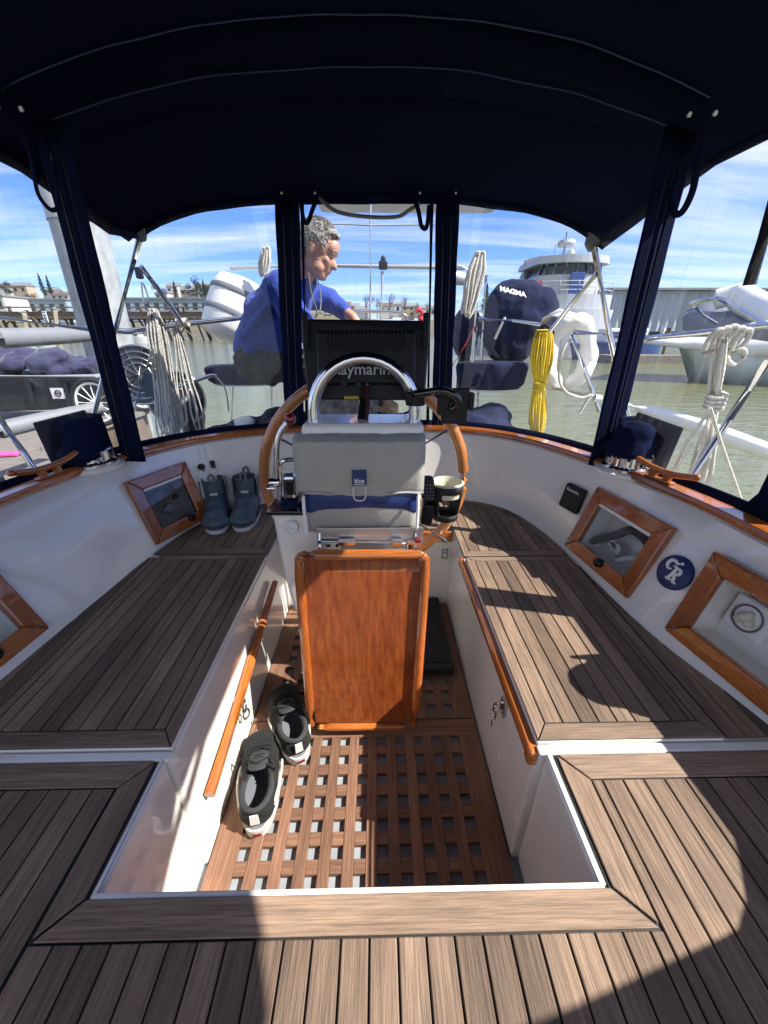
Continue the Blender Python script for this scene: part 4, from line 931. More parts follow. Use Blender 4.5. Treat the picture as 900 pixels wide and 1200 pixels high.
mb = MB(); e0 = [r_[-1]+V((0, -.004, .002)) for r_ in fl]; mb.tube(e0, .0035, 6); mb.build('flap_piping', 'greyb', bg_)
for xx in (B0.x+.016, B1.x-.014):
    mb = MB(); mb.tube(smooth_path([V((xx, 1.045, zf)), V((xx, 1.035, .78)), V((xx, 1.045, zl+.005))], 4), .005, 6); mb.build('side_piping', 'whitev', bg_)
pc = at(421, 560, Y=1.028); mb = MB(); mb.box(pc, (.040, .004, .046)); mb.build('logo_tab', 'navyv', bg_, bevel=.001)
lettering('logo_lettering', 'blue', .0165, pc+V((0, -.0026, -.008)), (1, 0, 0), (0, 0, 1), 'textw', bg_, bold=.0003)
mb = MB(); mb.box(pc+V((0, -.0024, -.018)), (.030, .001, .002)); mb.build('logo_underline', 'textw', bg_)
mb = MB(); q0 = pc+V((0, -.006, -.03)); mb.tube(smooth_path([q0+V((-.017, 0, .006)), q0+V((-.017, -.004, -.018)), q0+V((-.011, -.005, -.033)), q0+V((.011, -.005, -.033)), q0+V((.017, -.004, -.018)), q0+V((.017, 0, .006))], 5), .0022, 7); mb.build('wire_clip', 'bone', bg_)
# ---- wheel
wh = bpy.data.objects.new('steering_wheel', None); wh.empty_display_size = .1; col.objects.link(wh); wh.parent = ped; wh.location = V((CX, 1.38, .745))-ped.location; wh['label'] = 'large wooden rimmed wheel with thin steel spokes'
wc = V((-.050, 1.385, .745)); RW = .374
mb = MB(); mb.tube([wc+V((RW*math.cos(a), 0, RW*math.sin(a))) for a in [2*math.pi*i/72 for i in range(72)]], .0205, 14, True); rim = mb.build('rim', 'wheelw', wh)
for i in range(6):
    a = R(90+60*i+2); mb = MB(); mb.tube([wc+V((.03*math.cos(a), -.02, .03*math.sin(a))), wc+V((RW*math.cos(a), 0, RW*math.sin(a)))], .0055, 8); mb.build('spoke', 'steel', wh)
mb = MB(); mb.lathe(wc+V((0, .02, 0)), [(0, 0), (.055, 0), (.055, .025), (.035, .05), (0, .05)], (0, -1, 0), 24); mb.build('hub', 'chrome', wh)
# ---- chart plotter on its stalk
cp = thing('chart_plotter', 'black chart plotter seen from its ribbed back above the chrome guard', 'chart plotter', (-.03, 1.27, 1.0))
A, Bq, Cq, D = at(353, 373, Y=1.30), at(505, 375, Y=1.30), at(495, 469, Y=1.25), at(364, 468, Y=1.25)
mb = MB(); nrm = (Bq-A).cross(D-A).normalized(); nrm = nrm if nrm.y > 0 else -nrm
mb.prism([A, Bq, at(504, 388, Y=1.29), at(499, 455, Y=1.26), Cq, D, at(359, 455, Y=1.26), at(353, 390, Y=1.29)], nrm*.022); mb.build('housing', 'black', cp, bevel=.008, segs=3)
up_ = (A-D); up_ = (up_-V((1, 0, 0))*up_.x).normalized(); rt = V((1, 0, 0)); cc = (A+Bq+Cq+D)/4
mb = MB(); mb.box(cc+up_*.005-nrm*.012, (.30, .155, .026), Matrix(((1, up_.x, nrm.x), (0, up_.y, nrm.y), (0, up_.z, nrm.z)))); back = mb.build('back_case', 'black', cp, bevel=.012, segs=3)
for i in range(22):
    mb = MB(); mb.box(cc+rt*(-.115+.011*i)+up_*.052-nrm*.028, (.0035, .055, .010), Matrix(((1, up_.x, nrm.x), (0, up_.y, nrm.y), (0, up_.z, nrm.z)))); mb.build('cooling_fin', 'black', back, bevel=.001)
lettering('maker_lettering', 'Raymarine', .047, at(427, 433, Y=1.240)-nrm*.0, rt, up_, 'text', back, bold=.0004)
for px in (358, 499):
    mb = MB(); q0 = at(px, 388, Y=1.265); mb.box(q0, (.018, .012, .10), Matrix(((1, 0, 0), (0, nrm.y, up_.y), (0, nrm.z, up_.z)))); mb.build('side_grip', 'black', cp, bevel=.004)
mb = MB(); mb.box(at(412, 466, Y=1.235), (.045, .001, .009)); mb.build('warning_sticker', 'yel', cp)
mb = MB(); mb.tube([at(428, 455, Y=1.24), at(425, 480, Y=1.20), at(421, 514, Y=1.15)], [.011, .013, .016], 12); mb.build('stalk', 'black', cp)
mb = MB(); mb.tube(smooth_path([at(430, 450, Y=1.23), at(431, 475, Y=1.19), at(427, 505, Y=1.14), at(424, 515, Y=1.14)], 4), .006, 8); mb.build('cable', 'maroon', cp)
mb = MB(); mb.tube(smooth_path([at(440, 483, Y=1.3), at(458, 486, Y=1.3), at(478, 483, Y=1.3), at(487, 470, Y=1.28)], 4), .004, 8); mb.build('loop_cable', 'rubber', cp)
for (px, py) in ((404, 448), (420, 450), (446, 472)):
    mb = MB(); mb.lathe(at(px, py, Y=1.245), [(.009, 0), (.009, .02), (0, .02)], (0, -1, 0), 12); mb.build('connector', 'black', cp)
# ---- phone holder arm clamped on the guard
ph = thing('device_holder', 'black swing arm with an empty square device holder clamped to the guard', 'holder', at(488, 463, Y=1.13))
mb = MB(); mb.box(at(484, 465, Y=1.15), (.045, .05, .035)); mb.lathe(at(487, 466, Y=1.15)-V((0, 0, .02)), [(.028, 0), (.028, .04)], seg=16); mb.build('clamp', 'black', ph, bevel=.006)
mb = MB(); mb.tube(smooth_path([at(484, 462, Y=1.11), at(500, 460, Y=1.10), at(512, 458, Y=1.10), at(524, 459, Y=1.09), at(535, 466, Y=1.09), at(537, 475, Y=1.10), at(530, 480, Y=1.11)], 5), [.012]*11+[.011]*20 if True else .01, 10) if False else mb.tube(smooth_path([at(484, 462, Y=1.11), at(500, 460, Y=1.10), at(512, 458, Y=1.10), at(524, 459, Y=1.09), at(535, 466, Y=1.09), at(537, 475, Y=1.10), at(530, 480, Y=1.11)], 5), .011, 10); mb.build('arm', 'blackg', ph)
mb = MB(); c0 = at(533, 476, Y=1.13); mb.box(c0, (.075, .012, .10)); mb.build('back_plate', 'black', ph, bevel=.004)
for dx_, dz_ in ((-.04, .0), (.046, .012)):
    mb = MB(); mb.box(c0+V((dx_, .008, dz_)), (.016, .03, .05)); mb.build('jaw', 'rubber', ph, bevel=.004)
mb = MB(); mb.lathe(c0+V((0, -.005, 0)), [(.02, 0), (.02, .012), (0, .014)], (0, -1, 0), 16); mb.build('ball_joint', 'black', ph)
# ---- cup holder with bone coloured rim
ch = thing('cup_holder', 'black cup holder with cut-out sides and a bone coloured rim beside the wheel', 'cup holder', at(521, 608, Y=1.20))
o = at(521, 606, Y=1.20); seg = 28; prof = [(.040, 0), (.042, .03), (.047, .075), (.053, .125)]
mb = MB(); n0 = 0; H_ = [0, .02, .045, .075, .10, .125]
def cupr(h): return .041+.012*(h/.125)
V2 = [[o+V((cupr(h)*math.cos(2*math.pi*j/seg), cupr(h)*math.sin(2*math.pi*j/seg), h)) for j in range(seg)] for h in H_]
base = len(mb.v)
for r_ in V2: mb.v += r_
for i in range(5):
    for j in range(seg):
        a_ = (j+.5)/seg*360
        if i in (1, 2, 3) and ((225 < a_ < 330) or (60 < a_ < 130)) and not (i == 3 and not (240 < a_ < 318 or 70 < a_ < 120)): continue
        mb.face([i*seg+j, i*seg+(j+1) % seg, (i+1)*seg+(j+1) % seg, (i+1)*seg+j], True)
mb.poly([o+V((.041*math.cos(2*math.pi*j/seg), .041*math.sin(2*math.pi*j/seg), 0)) for j in range(seg)])
mb.build('cup', 'rubber', ch, solid=.005)
mb = MB(); mb.lathe(o+V((0, 0, .122)), [(.048, -.04), (.052, 0), (.056, .006), (.050, .010), (.047, .004), (.044, -.04)], seg=32); mb.build('rim', 'bone', ch)
mb = MB(); mb.box(o+V((-.055, 0, .07)), (.03, .03, .05)); mb.build('bracket', 'black', ch, bevel=.004)
wl = thing('handheld_radio', 'black knobbly handheld radio tucked between the storage bag and cup holder', 'radio', at(500, 612, Y=1.17))
o = at(500, 610, Y=1.17); mb = MB(); mb.box(o+V((0, 0, .03)), (.038, .045, .075), rotm(y=6)); mb.build('body', 'black', wl, bevel=.008, segs=3)
mb = MB(); mb.box(o+V((-.002, 0, .115)), (.042, .04, .085), rotm(y=-4)); top_ = mb.build('speaker', 'rubber', wl, bevel=.014, segs=3)
for i in range(4):
    for j in range(5):
        mb = MB() if (i == 0 and j == 0) else mb
        mb.ell(o+V((-.016+.010*i, -.022, .088+.012*j)), (.0028, .0028, .0028), None, 6, 4)
mb.build('speaker_dots', 'greytube', top_)
# crossed steel struts below the cup holder
mb = MB(); mb.tube([at(490, 612, Y=1.28), at(522, 634, Y=1.34)], .008, 8); mb.build('lower_strut', 'steel', ped)
mb = MB(); mb.box(at(518, 600, Y=1.50), (.03, .2, .01), rotm(x=-30)); 
# ---- folded table leaf
tb = thing('folding_table', 'glossy varnished mahogany cockpit table leaf folded down against the pedestal', 'table', (-.05, .9, .06))
TL, TR, BR_, BL = at(350, 646, Y=1.0), at(499, 646, Y=1.0), at(485, 850, Y=.895), at(366, 851, Y=.895)
up_ = ((TL+TR)/2-(BL+BR_)/2).normalized(); nn = V((1, 0, 0)).cross(up_).normalized(); nn = nn if nn.y < 0 else -nn
def tq(a, b, o=0): return (BL.lerp(BR_, a)).lerp(TL.lerp(TR, a), b)+nn*o
mb = MB(); mb.prism([tq(.03, .02), tq(.97, .02), tq(.97, .985), tq(.03, .985)], nn*-.018); mb.build('panel', 'ribbon', tb, bevel=.003)
def molding(p0, p1, r_, m, name='edge_moulding', dn=0.0):
    k = 10; mb = MB(); mb.tube([p0.lerp(p1, i/k) for i in range(k+1)], [r_*.75]+[r_]*(k-1)+[r_*.75], 12); mb.ell(p0, (r_*.75,)*3, None, 10, 6); mb.ell(p1, (r_*.75,)*3, None, 10, 6); mb.build(name, m, tb)
molding(tq(-.005, .02, .004), tq(-.005, .965, .004), .0155, 'varZ'); molding(tq(1.005, .02, .004), tq(1.005, .965, .004), .0155, 'varZ')
molding(tq(.04, .985, .004), tq(.96, .985, .004), .0165, 'varX'); molding(tq(.08, .0, .004), tq(.90, .0, .004), .0125, 'varX')
for a in (.0, 1.0):
    mb = MB(); mb.ell(tq(a+(.02 if a == 0 else -.02), .972, .004), (.0165, .0155, .0165), None, 16, 10); mb.build('corner_block', 'varX', tb)
mb = MB(); mb.prism([tq(.05, -.005, -.02), tq(.95, -.005, -.02), tq(.95, .97, -.02), tq(.05, .97, -.02)], nn*-.015); mb.build('second_leaf', 'varZ', tb, bevel=.003)
mb = MB(); mb.tube([tq(-.03, .05, -.03), tq(-.03, .2, -.03)], .01, 8); mb.build('leg_hinge', 'chrome', tb)
# ---- rubber step mat
mt = thing('step_mat', 'black rubber step mat on the sole right of the table leaf', 'mat', (.24, 1.3, 0)); x0, x1 = at(497, 788, z=0).x, .300
mb = MB(); mb.box((.235, 1.36, .024), (.135, .46, .046)); mb.build('pad', 'rubber', mt, bevel=.014, segs=3)
mb = MB(); mb.box((.235, 1.36, .048), (.10, .41, .004)); mb.build('tread', 'black', mt, bevel=.002)
# ================================================================ WATER, SHORE, HILL
def structure(o): o['kind'] = 'structure'; return o
WZ = -.30
mb = MB(); mb.poly([(-1500, -400, WZ), (1500, -400, WZ), (1500, 2200, WZ), (-1500, 2200, WZ)]); structure(mb.build('water', 'water', None, origin=(0, 0, WZ)))
def terrain(name, x0, x1, y0, y1, hf, nx, ny, m='grass'):
    mb = MB(); mb.grid([[V((x0+(x1-x0)*i/nx, y0+(y1-y0)*j/ny, hf((x0+(x1-x0)*i/nx), y0+(y1-y0)*j/ny))) for j in range(ny+1)] for i in range(nx+1)], True); return structure(mb.build(name, m, None, origin=(0, y0, WZ)))
def nz_(x, y, s): return mnoise.fractal(V((x*s, y*s, 2.3)), 1, 2, 4)
terrain('hill', -420, 620, 175, 420, lambda x, y: -2+min(1, max(0, (y-178)/30))*4+max(0, (y-200)/220)**.8*(19 if x < -30 else 9+10*max(0, min(1, (-x-0)/30)))*(1+.35*nz_(x, y, .012)), 90, 40)
terrain('shore', -420, 620, 166, 182, lambda x, y: -2+(y-166)/16*4+.8*nz_(x, y, .12), 130, 6, 'mud')
# ---------------------------------------------------------------- houses and low buildings on the far shore
def house(x, y, z, wx, wy, h, rh, wall, roof_m, label, cat='house', group='houses on the far hillside', flat=False, rot=0, name='house', rows=1):
    t = thing(name, label, cat, (x, y, z), group); B_ = rotm(z=rot); q = lambda a, b, c: V((x, y, z))+B_@V((a, b, c))
    mb = MB(); mb.box(q(0, 0, h/2-1), (wx, wy, h+2), B_); mb.build('wall', wall, t)
    mb = MB(); o = .35
    if flat: mb.prism([q(-wx/2-o, -wy/2-o, h), q(wx/2+o, -wy/2-o, h), q(wx/2+o, wy/2+o, h), q(-wx/2-o, wy/2+o, h)], (0, 0, rh))
    else:
        n = len(mb.v); mb.v += [q(-wx/2-o, -wy/2-o, h), q(wx/2+o, -wy/2-o, h), q(wx/2+o, wy/2+o, h), q(-wx/2-o, wy/2+o, h), q(-wx/2-o, 0, h+rh), q(wx/2+o, 0, h+rh)]
        for f in ((0, 1, 5, 4), (2, 3, 4, 5), (0, 4, 3), (1, 2, 5), (0, 3, 2, 1)): mb.face([n+i for i in f])
    mb.build('roof', roof_m, t)
    k = max(2, int(wx/3.2)); storeys = max(1, int(h/2.8))
    for s_ in range(storeys):
        for i in range(k):
            if k*storeys > 24 and (i+s_) % 2: continue
            mb = MB(); mb.box(q(-wx/2+wx*(i+.5)/k, -wy/2-.02, (s_+.55)*h/storeys), (min(1.6, wx/k*.5), .08, h/storeys*.42), B_); mb.build('window', 'glassd', t)
    return t
WALLS = ['siding', 'siding2', 'siding3', 'siding']
random.seed(11)
wcol = {'siding': 'white', 'siding2': 'tan', 'siding3': 'blue grey'}
k = 0
hs_spots = [(px, Y, py) for px, Y, py in [(8, 300, 340), (28, 290, 338), (62, 300, 343), (75, 280, 346), (205, 300, 340), (222, 280, 346), (238, 300, 339), (228, 262, 350), (192, 290, 345), (254, 300, 341), (268, 285, 346), (388, 290, 363), (400, 280, 364), (412, 300, 360), (424, 285, 363), (452, 290, 363), (466, 300, 361), (478, 285, 364), (489, 295, 362), (500, 280, 365)]]
for i, (px, Y, py) in enumerate(hs_spots):
    p = at(px, py, Y=Y); wx = random.uniform(7, 12); wl_ = WALLS[i % 4]; rm = 'roof' if i % 3 else 'roof2'
    where = 'those left of the steel piling' if px < 100 else ('those on the hill above the pier' if px < 300 else 'those seen through the stern window')
    house(p.x, Y, p.z-3.5, wx, 8, random.uniform(3.2, 6), random.uniform(1.6, 2.8), wl_, rm, '%s gabled house, %s of %s' % (wcol[wl_], ['first','second','third','fourth','fifth','sixth','seventh','eighth','ninth','tenth','eleventh'][i if i < 4 else (i-4 if i < 11 else i-11)], where))
for (px0, px1, Y, pyt, pyb, wm, lbl) in ((-10, 27, 150, 349, 366, 'siding', 'long white flat roofed waterfront building at the far left'), (28, 95, 160, 353, 368, 'siding3', 'long low blue grey waterfront building beside the large piling'), (125, 265, 160, 352, 366, 'siding3', 'long low pale building running behind the pier')):
    a, b = at(px0, pyb, Y=Y), at(px1, pyb, Y=Y); tp = at(px0, pyt, Y=Y)
    house((a.x+b.x)/2, Y, a.z-1, b.x-a.x, 12, tp.z-a.z+1, .5, wm, 'roof', lbl, 'building', 'waterfront buildings', True, name='waterfront_building')
# ---------------------------------------------------------------- trees
def tree(x, y, z, h, kind, label, cw=None, group='trees on the far shore'):
    t = thing(kind+'_tree', label, 'tree', (x, y, z), group); p = V((x, y, z)); mb = MB(); mb.tube([p-V((0, 0, 2)), p+V((0, 0, h*.5)), p+V((0, 0, h*.95))], [h*.03, h*.02, h*.004], 6); trunk = mb.build('trunk', 'bark', t)
    mb = MB()
    if kind == 'conifer':
        w_ = (cw or .42)*h; nn = 900
        for i in range(nn):
            f = random.random()**.8; zz = .10+.9*f; tier = .72+.28*math.sin(zz*38); r = (1-zz)**.85*w_/2*tier*(.45+.55*random.random()); a = random.random()*6.283
            c = p+V((r*math.cos(a), r*math.sin(a), h*zz-r*.25)); s_ = h*.022*(1.3-zz*.6); d = V((math.cos(a), math.sin(a), -.35)); sd = V((-math.sin(a), math.cos(a), random.uniform(-.4, .4)))
            mb.poly([c-sd*s_, c+d*s_*1.6, c+sd*s_, c-d*s_*.6+V((0, 0, s_*.7))])
        mb.build('crown', 'leafd', t, recalc=False)
    elif kind == 'broadleaf':
        cl = [(V((random.gauss(0, .2)*h, random.gauss(0, .15)*h, h*random.uniform(.35, .85))), h*random.uniform(.12, .22)) for _ in range(9)]
        for c0, r0 in cl:
            for i in range(90):
                d = V((random.gauss(0, 1), random.gauss(0, 1), random.gauss(0, 1))).normalized(); c = p+c0+d*r0*random.uniform(.5, 1.05); a_, b_ = frame(V((random.gauss(0, 1), random.gauss(0, 1), random.gauss(0, 1)))); s_ = h*.022
                mb.poly([c-a_*s_, c-b_*s_, c+a_*s_, c+b_*s_])
        mb.build('crown', 'leafd', t, recalc=False)
    else:
        def br(a, d, l, r, n):
            b = a+d*l; mb.tube([a, (a+b)/2+V((random.uniform(-.04, .04)*l, 0, .03*l)), b], [r, r*.8, r*.55], 4, cap=False)
            if n == 0: return
            for _ in range(3 if n > 1 else 4):
                d2 = (d+V((random.gauss(0, .5), random.gauss(0, .5), random.gauss(.12, .3)))).normalized(); br(a.lerp(b, random.uniform(.5, 1)), d2, l*random.uniform(.6, .8), r*.55, n-1)
        for _ in range(5): br(p+V((0, 0, h*random.uniform(.2, .4))), V((random.gauss(0, .35), random.gauss(0, .35), 1)).normalized(), h*.26, h*.010, 4)
        mb.build('crown', 'twig', t, recalc=False)
random.seed(5)
def treeat(px, pyt, pyb, Y, kind, label, cw=None):
    b = at(px, pyb, Y=Y); tp = at(px, pyt, Y=Y); tree(b.x, Y, b.z-1, tp.z-b.z+1, kind, label, cw)
treeat(51, 320, 342, 260, 'conifer', 'tallest dark conifer on the left hilltop beside the large piling', .5)
treeat(60, 322, 343, 268, 'conifer', 'dark conifer close behind the tallest one on the left hilltop', .45)
treeat(7, 329, 342, 270, 'broadleaf', 'brown bushy tree at the far left of the hilltop')
treeat(14, 334, 346, 262, 'broadleaf', 'low bushy tree second from the far left hilltop')
treeat(42, 342, 356, 250, 'broadleaf', 'wide scrubby tree on the slope below the tallest conifer')
treeat(34, 344, 357, 246, 'broadleaf', 'scrubby tree on the slope left of its wider neighbour')
treeat(207, 329, 350, 262, 'conifer', 'pointed dark conifer above the pier between two houses', .55)
treeat(189, 330, 350, 270, 'broadleaf', 'dark round tree left of the pointed conifer above the pier')
treeat(233, 324, 352, 258, 'broadleaf', 'tall dark tree just left of the white life raft canister')
treeat(241, 327, 350, 262, 'conifer', 'tall narrow conifer beside the white life raft canister', .5)
treeat(249, 331, 352, 255, 'broadleaf', 'shorter dark tree touching the white life raft canister')
for i, (px, pyt, Y) in enumerate(((429, 340, 262), (442, 343, 258), (457, 343, 264), (474, 345, 258), (489, 353, 262), (501, 352, 266), (393, 352, 262), (381, 354, 262))):
    treeat(px, pyt, 367, Y, 'bare', ['bare tree left of the centre pole, the tallest of the bare row', 'bare tree just right of the centre pole', 'wide bare tree in the middle of the bare row', 'spreading bare tree right of the middle of the bare row', 'low bare tree above the red cloth', 'low bare tree at the right end of the bare row', 'small bare tree right of the man in blue', 'smallest bare tree next to the face of the man'][i])
treeat(568, 332, 367, 150, 'conifer', 'single dark conifer left of the navy grill cover', .62)
treeat(575, 350, 368, 180, 'broadleaf', 'low dark trees behind the navy grill cover')
# ---------------------------------------------------------------- old timber pier on the left
pier = thing('timber_pier', 'old timber pier on crooked pilings across the water on the left', 'pier', (at(150, 398, Y=100).x, 100, WZ))
pa, pb = at(-40, 366, Y=92), at(335, 366, Y=92); zt_ = pa.z
mb = MB(); mb.box(((pa.x+pb.x)/2, 96, zt_-.5), (pb.x-pa.x, 9, 1.3)); mb.build('deck', 'pile', pier)
mb = MB(); mb.box(((pa.x+pb.x)/2, 91.3, zt_+.9), (pb.x-pa.x, .3, .25)); mb.build('rail', 'pile', pier)
random.seed(3); n = 46
for i in range(n):
    x = pa.x+(pb.x-pa.x)*(i+random.random()*.6)/n; mb = MB(); mb.tube([(x+random.uniform(-.6, .6), 91.6+random.random()*6, WZ-1), (x, 91.6+random.random(), zt_+random.choice([-.6, -.6, .4, 1.2, -.6]))], random.uniform(.22, .38), 7); mb.build('piling', 'pile', pier)
for i in range(16):
    x = pa.x+(pb.x-pa.x)*(i+.3)/16; mb = MB(); mb.tube([(x, 91.2, WZ+.2), (x+random.choice([-1, 1])*4, 91.2, zt_-1)], .15, 5); mb.build('brace', 'pile', pier)
for px, lbl in ((53, 'small white notice board on the pier beside the large piling'),):
    p = at(px, 371, Y=70); t = thing('notice_board', lbl, 'sign', p-V((0, 0, 1.5))); q = at(47, 365, Y=70); q2 = at(56, 378, Y=70)
    mb = MB(); mb.box(p, (abs(q2.x-q.x), .08, abs(q.z-q2.z))); mb.build('panel', 'white', t)
    for i in range(4): mb = MB(); mb.box(p+V((0, -.06, (1.5-i)*.42)), (abs(q2.x-q.x)*.65, .03, .16)); mb.build('line', 'hullb', t)
    mb = MB(); mb.tube([p-V((0, -.1, 3.5)), p], .12, 6); mb.build('post', 'pile', t)
for px, h_ in ((64, 362), (28, 366)):
    p = at(px, 385, Y=72); q = at(px, h_, Y=72); t = thing('mooring_post', 'pale mooring post %s the notice board' % ('right of' if px > 50 else 'left of'), 'post', p); mb = MB(); mb.tube([p-V((0, 0, 2)), q], .35, 8); mb.build('shaft', 'siding2', t); mb = MB(); mb.lathe(q, [(.42, 0), (0, .35)], seg=8); mb.build('cap', 'roof', t)
def smallboat(x, y, L_, wdt, h, label, hullm='hullw', cabin=True, rot=0, group=None, z=WZ, name='motor_boat'):
    t = thing(name, label, 'boat', (x, y, z), group); B_ = rotm(z=rot); q = lambda a, b, c: V((x, y, z))+B_@V((a, b, c)); mb = MB(); rows = []
    for i in range(15):
        s = i/14; hw = wdt/2*(1-max(0, (s-.45)/.55)**2.2); sh = h*(1+.35*s*s); rows.append([q((s-.5)*L_*(.9), -hw*.7, -.2*h), q((s-.5)*L_, -hw, sh), q((s-.5)*L_, -hw*.9, sh-.02*h), q((s-.5)*L_, hw*.9, sh-.02*h), q((s-.5)*L_, hw, sh), q((s-.5)*L_*.9, hw*.7, -.2*h)])
    mb.grid(rows, True); mb.poly(rows[0]); mb.build('hull', hullm, t, sharp=30)
    if cabin:
        mb = MB(); mb.prism([q(-.25*L_, -wdt*.32, h), q(.18*L_, -wdt*.28, h), q(.18*L_, wdt*.28, h), q(-.25*L_, wdt*.32, h)], (0, 0, h*.9)); cb = mb.build('cabin', 'hullw', t, bevel=h*.12)
        for i in range(3): mb = MB(); mb.box(q(-.17*L_+.12*L_*i, -wdt*.32, h*1.5), (L_*.08, .06*wdt, h*.35), B_); mb.build('window', 'glassd', cb)
    return t
for i, (px, Y, L_) in enumerate(((12, 62, 7), (44, 64, 5), (160, 70, 5), (285, 85, 6))):
    p = at(px, 396, Y=Y); smallboat(p.x, Y, L_, 2.2, .8, ['white motor boat moored below the long white building at the far left', 'small white boat moored below the notice board', 'small white boat between the hoop leg and rope hank', 'white boat moored at the pier left of the man'][i], group='small boats along the pier')
# ---------------------------------------------------------------- right-hand shore: boat shed, docks, white ship
def corr(name, pts, up, m, parent): mb = MB(); mb.prism(pts, up); return mb.build(name, m, parent)
sh = thing('boat_shed', 'long grey metal boat shed with faded blue panels across the water on the right', 'building', (24, 34, WZ))
ya = 31; a, b = at(738, 338, Y=ya), at(1010, 334, Y=ya); zt2 = a.z; bot = at(738, 388, Y=ya).z
mb = MB(); n = 60; rows = []
for i in range(n*2+1):
    x = a.x-1.0+(b.x-a.x+20)*i/(n*2); rows.append([V((x, ya+(.14 if i % 2 else 0), bot)), V((x, ya+(.14 if i % 2 else 0), zt2-.15))])
mb.grid(rows, False); mb.poly([(a.x-1, ya, bot), (a.x-1, ya+14, bot), (a.x-1, ya+14, zt2), (a.x-1, ya, zt2)]); mb.build('wall', 'shed', sh, recalc=False)
mb = MB(); mb.prism([(a.x-1.4, ya-.4, zt2-.12), (b.x+20, ya-.4, zt2-.12), (b.x+20, ya+14, zt2+.6), (a.x-1.4, ya+14, zt2+.6)], (0, 0, .14)); mb.build('roof', 'roof', sh)
for i in range(7):
    x = a.x+i*3.1; mb = MB(); mb.tube([(x, ya-.1, WZ-1), (x, ya-.1, bot+.2)], .14, 8); mb.build('post', 'white' if i % 2 else 'pile', sh)
mb = MB(); mb.box(((a.x+b.x)/2+8, ya+10, (bot+WZ)/2), (b.x-a.x+22, .2, bot-WZ)); mb.build('back_wall', 'roof2', sh)
ws = at(838, 333, Y=ya-.1); mb = MB(); mb.box((ws.x+7, ya-.35, zt2-.75), (13, .3, 1.0)); mb.build('dark_fascia', 'leafd', sh)
dk = thing('floating_dock', 'low weathered floating dock in front of the boat shed', 'dock', (20, 27, WZ)); a, b = at(716, 428, z=WZ+.3), at(1000, 432, z=WZ+.3)
yd = 23.5; mb = MB(); mb.box((at(900, 428, Y=yd).x+2, yd, WZ+.20), (at(900, 428, Y=yd).x-at(712, 428, Y=yd).x+14, 1.6, .4)); mb.build('deck', 'dockw', dk)
for px in (745, 775, 800): p = at(px, 420, Y=yd+.5); mb = MB(); mb.tube([(p.x, yd+.5, -1.5), (p.x, yd+.5, .9+(px % 7)*.12)], .13, 8); mb.build('piling', 'pile', dk)
for i, (px, m, L_, lbl) in enumerate(((706, 'hullb', 6, 'blue hulled boat moored under the shed beside the white ship'), (782, 'hullw', 5, 'small white skiff moored at the floating dock'), (850, 'hullw', 6, 'white cabin boat under the shed behind the knotted rope'))):
    p = at(px, 424, Y=27); smallboat(p.x+1, 26.8+.6*i, L_, 2.2, .95, lbl, m, i != 1)
# dark pile posts of the open shed are backed by the deck; bush at the shed end
# white ship
shp = thing('white_ship', 'large white ship with a rounded wheelhouse, radar mast and small red flag', 'ship', (11, 30, WZ))
S = lambda px, py, Y=30: at(px, py, Y=Y)
xa, xb = S(630, 345).x, S(706, 345).x; zc = S(660, 300).z; zw0 = S(660, 322).z; zw1 = S(660, 309).z; zdk = S(660, 346).z
cx_ = (xa+xb)/2; hw = (xb-xa)/2
def roundhouse(z0, z1, hw0, hw1, y0, m, name, parent, d=5, k=16, inset_=0):
    mb = MB(); rows = []
    for z, h_ in ((z0, hw0), (z1, hw1)):
        r_ = [V((cx_-h_, y0+d, z))]+[V((cx_-h_*math.cos(math.pi*i/k), y0+h_*.55*(1-math.sin(math.pi*i/k)), z)) for i in range(k+1)]+[V((cx_+h_, y0+d, z))]; rows.append(r_)
    mb.grid(rows, False); mb.poly(rows[1]); mb.poly(rows[0][::-1]); return mb.build(name, m, parent)
roundhouse(WZ-.4, zdk-.9, hw*1.25, hw*1.5, 28.6, 'shipw', 'hull', shp, 16); roundhouse(zdk-.9, zdk, hw*1.42, hw*1.42, 28.9, 'shipw', 'lower_deck', shp, 10)
roundhouse(zdk, zw0, hw*.98, hw*1.0, 29.6, 'shipw', 'superstructure', shp); roundhouse(zw0, zw1, hw*.99, hw*.90, 29.7, 'glassd', 'bridge_windows', shp); roundhouse(zw1, zw1+.42, hw*1.12, hw*1.05, 29.2, 'shipw', 'bridge_roof', shp)
for i in range(9):
    a_ = math.pi*(.06+.88*i/8); f = lambda h_, z: V((cx_-h_*math.cos(a_), 29.62+h_*.55*(1-math.sin(a_)), z)); mb = MB(); mb.tube([f(hw*1.0, zw0), f(hw*.92, zw1)], .07, 6); mb.build('window_post', 'shipw', shp)
for zz in (.25, .5, .75):
    mb = MB(); mb.tube([V((cx_-hw*1.4*math.cos(math.pi*i/16), 28.9+hw*.8*(1-math.sin(math.pi*i/16)), zdk+zz*1.0)) for i in range(17)], .025, 5); mb.build('deck_rail', 'shipw', shp)
for i in range(0, 17, 2):
    p = V((cx_-hw*1.4*math.cos(math.pi*i/16), 28.9+hw*.8*(1-math.sin(math.pi*i/16)), zdk)); mb = MB(); mb.tube([p, p+V((0, 0, .8))], .03, 5); mb.build('stanchion', 'shipw', shp)
mb = MB(); m0 = S(660, 300, 31); mb.tube([V((m0.x, 31, zw1)), V((m0.x, 31, S(660, 272, 31).z))], [.16, .07], 8); mb.build('mast', 'shipw', shp)
p = V((m0.x+.1, 31, S(660, 289, 31).z)); mb = MB(); mb.lathe(p, [(0, .0), (.55, .0), (.6, .15), (.5, .35), (0, .42)], seg=18); mb.build('radar_dome', 'shipw', shp)
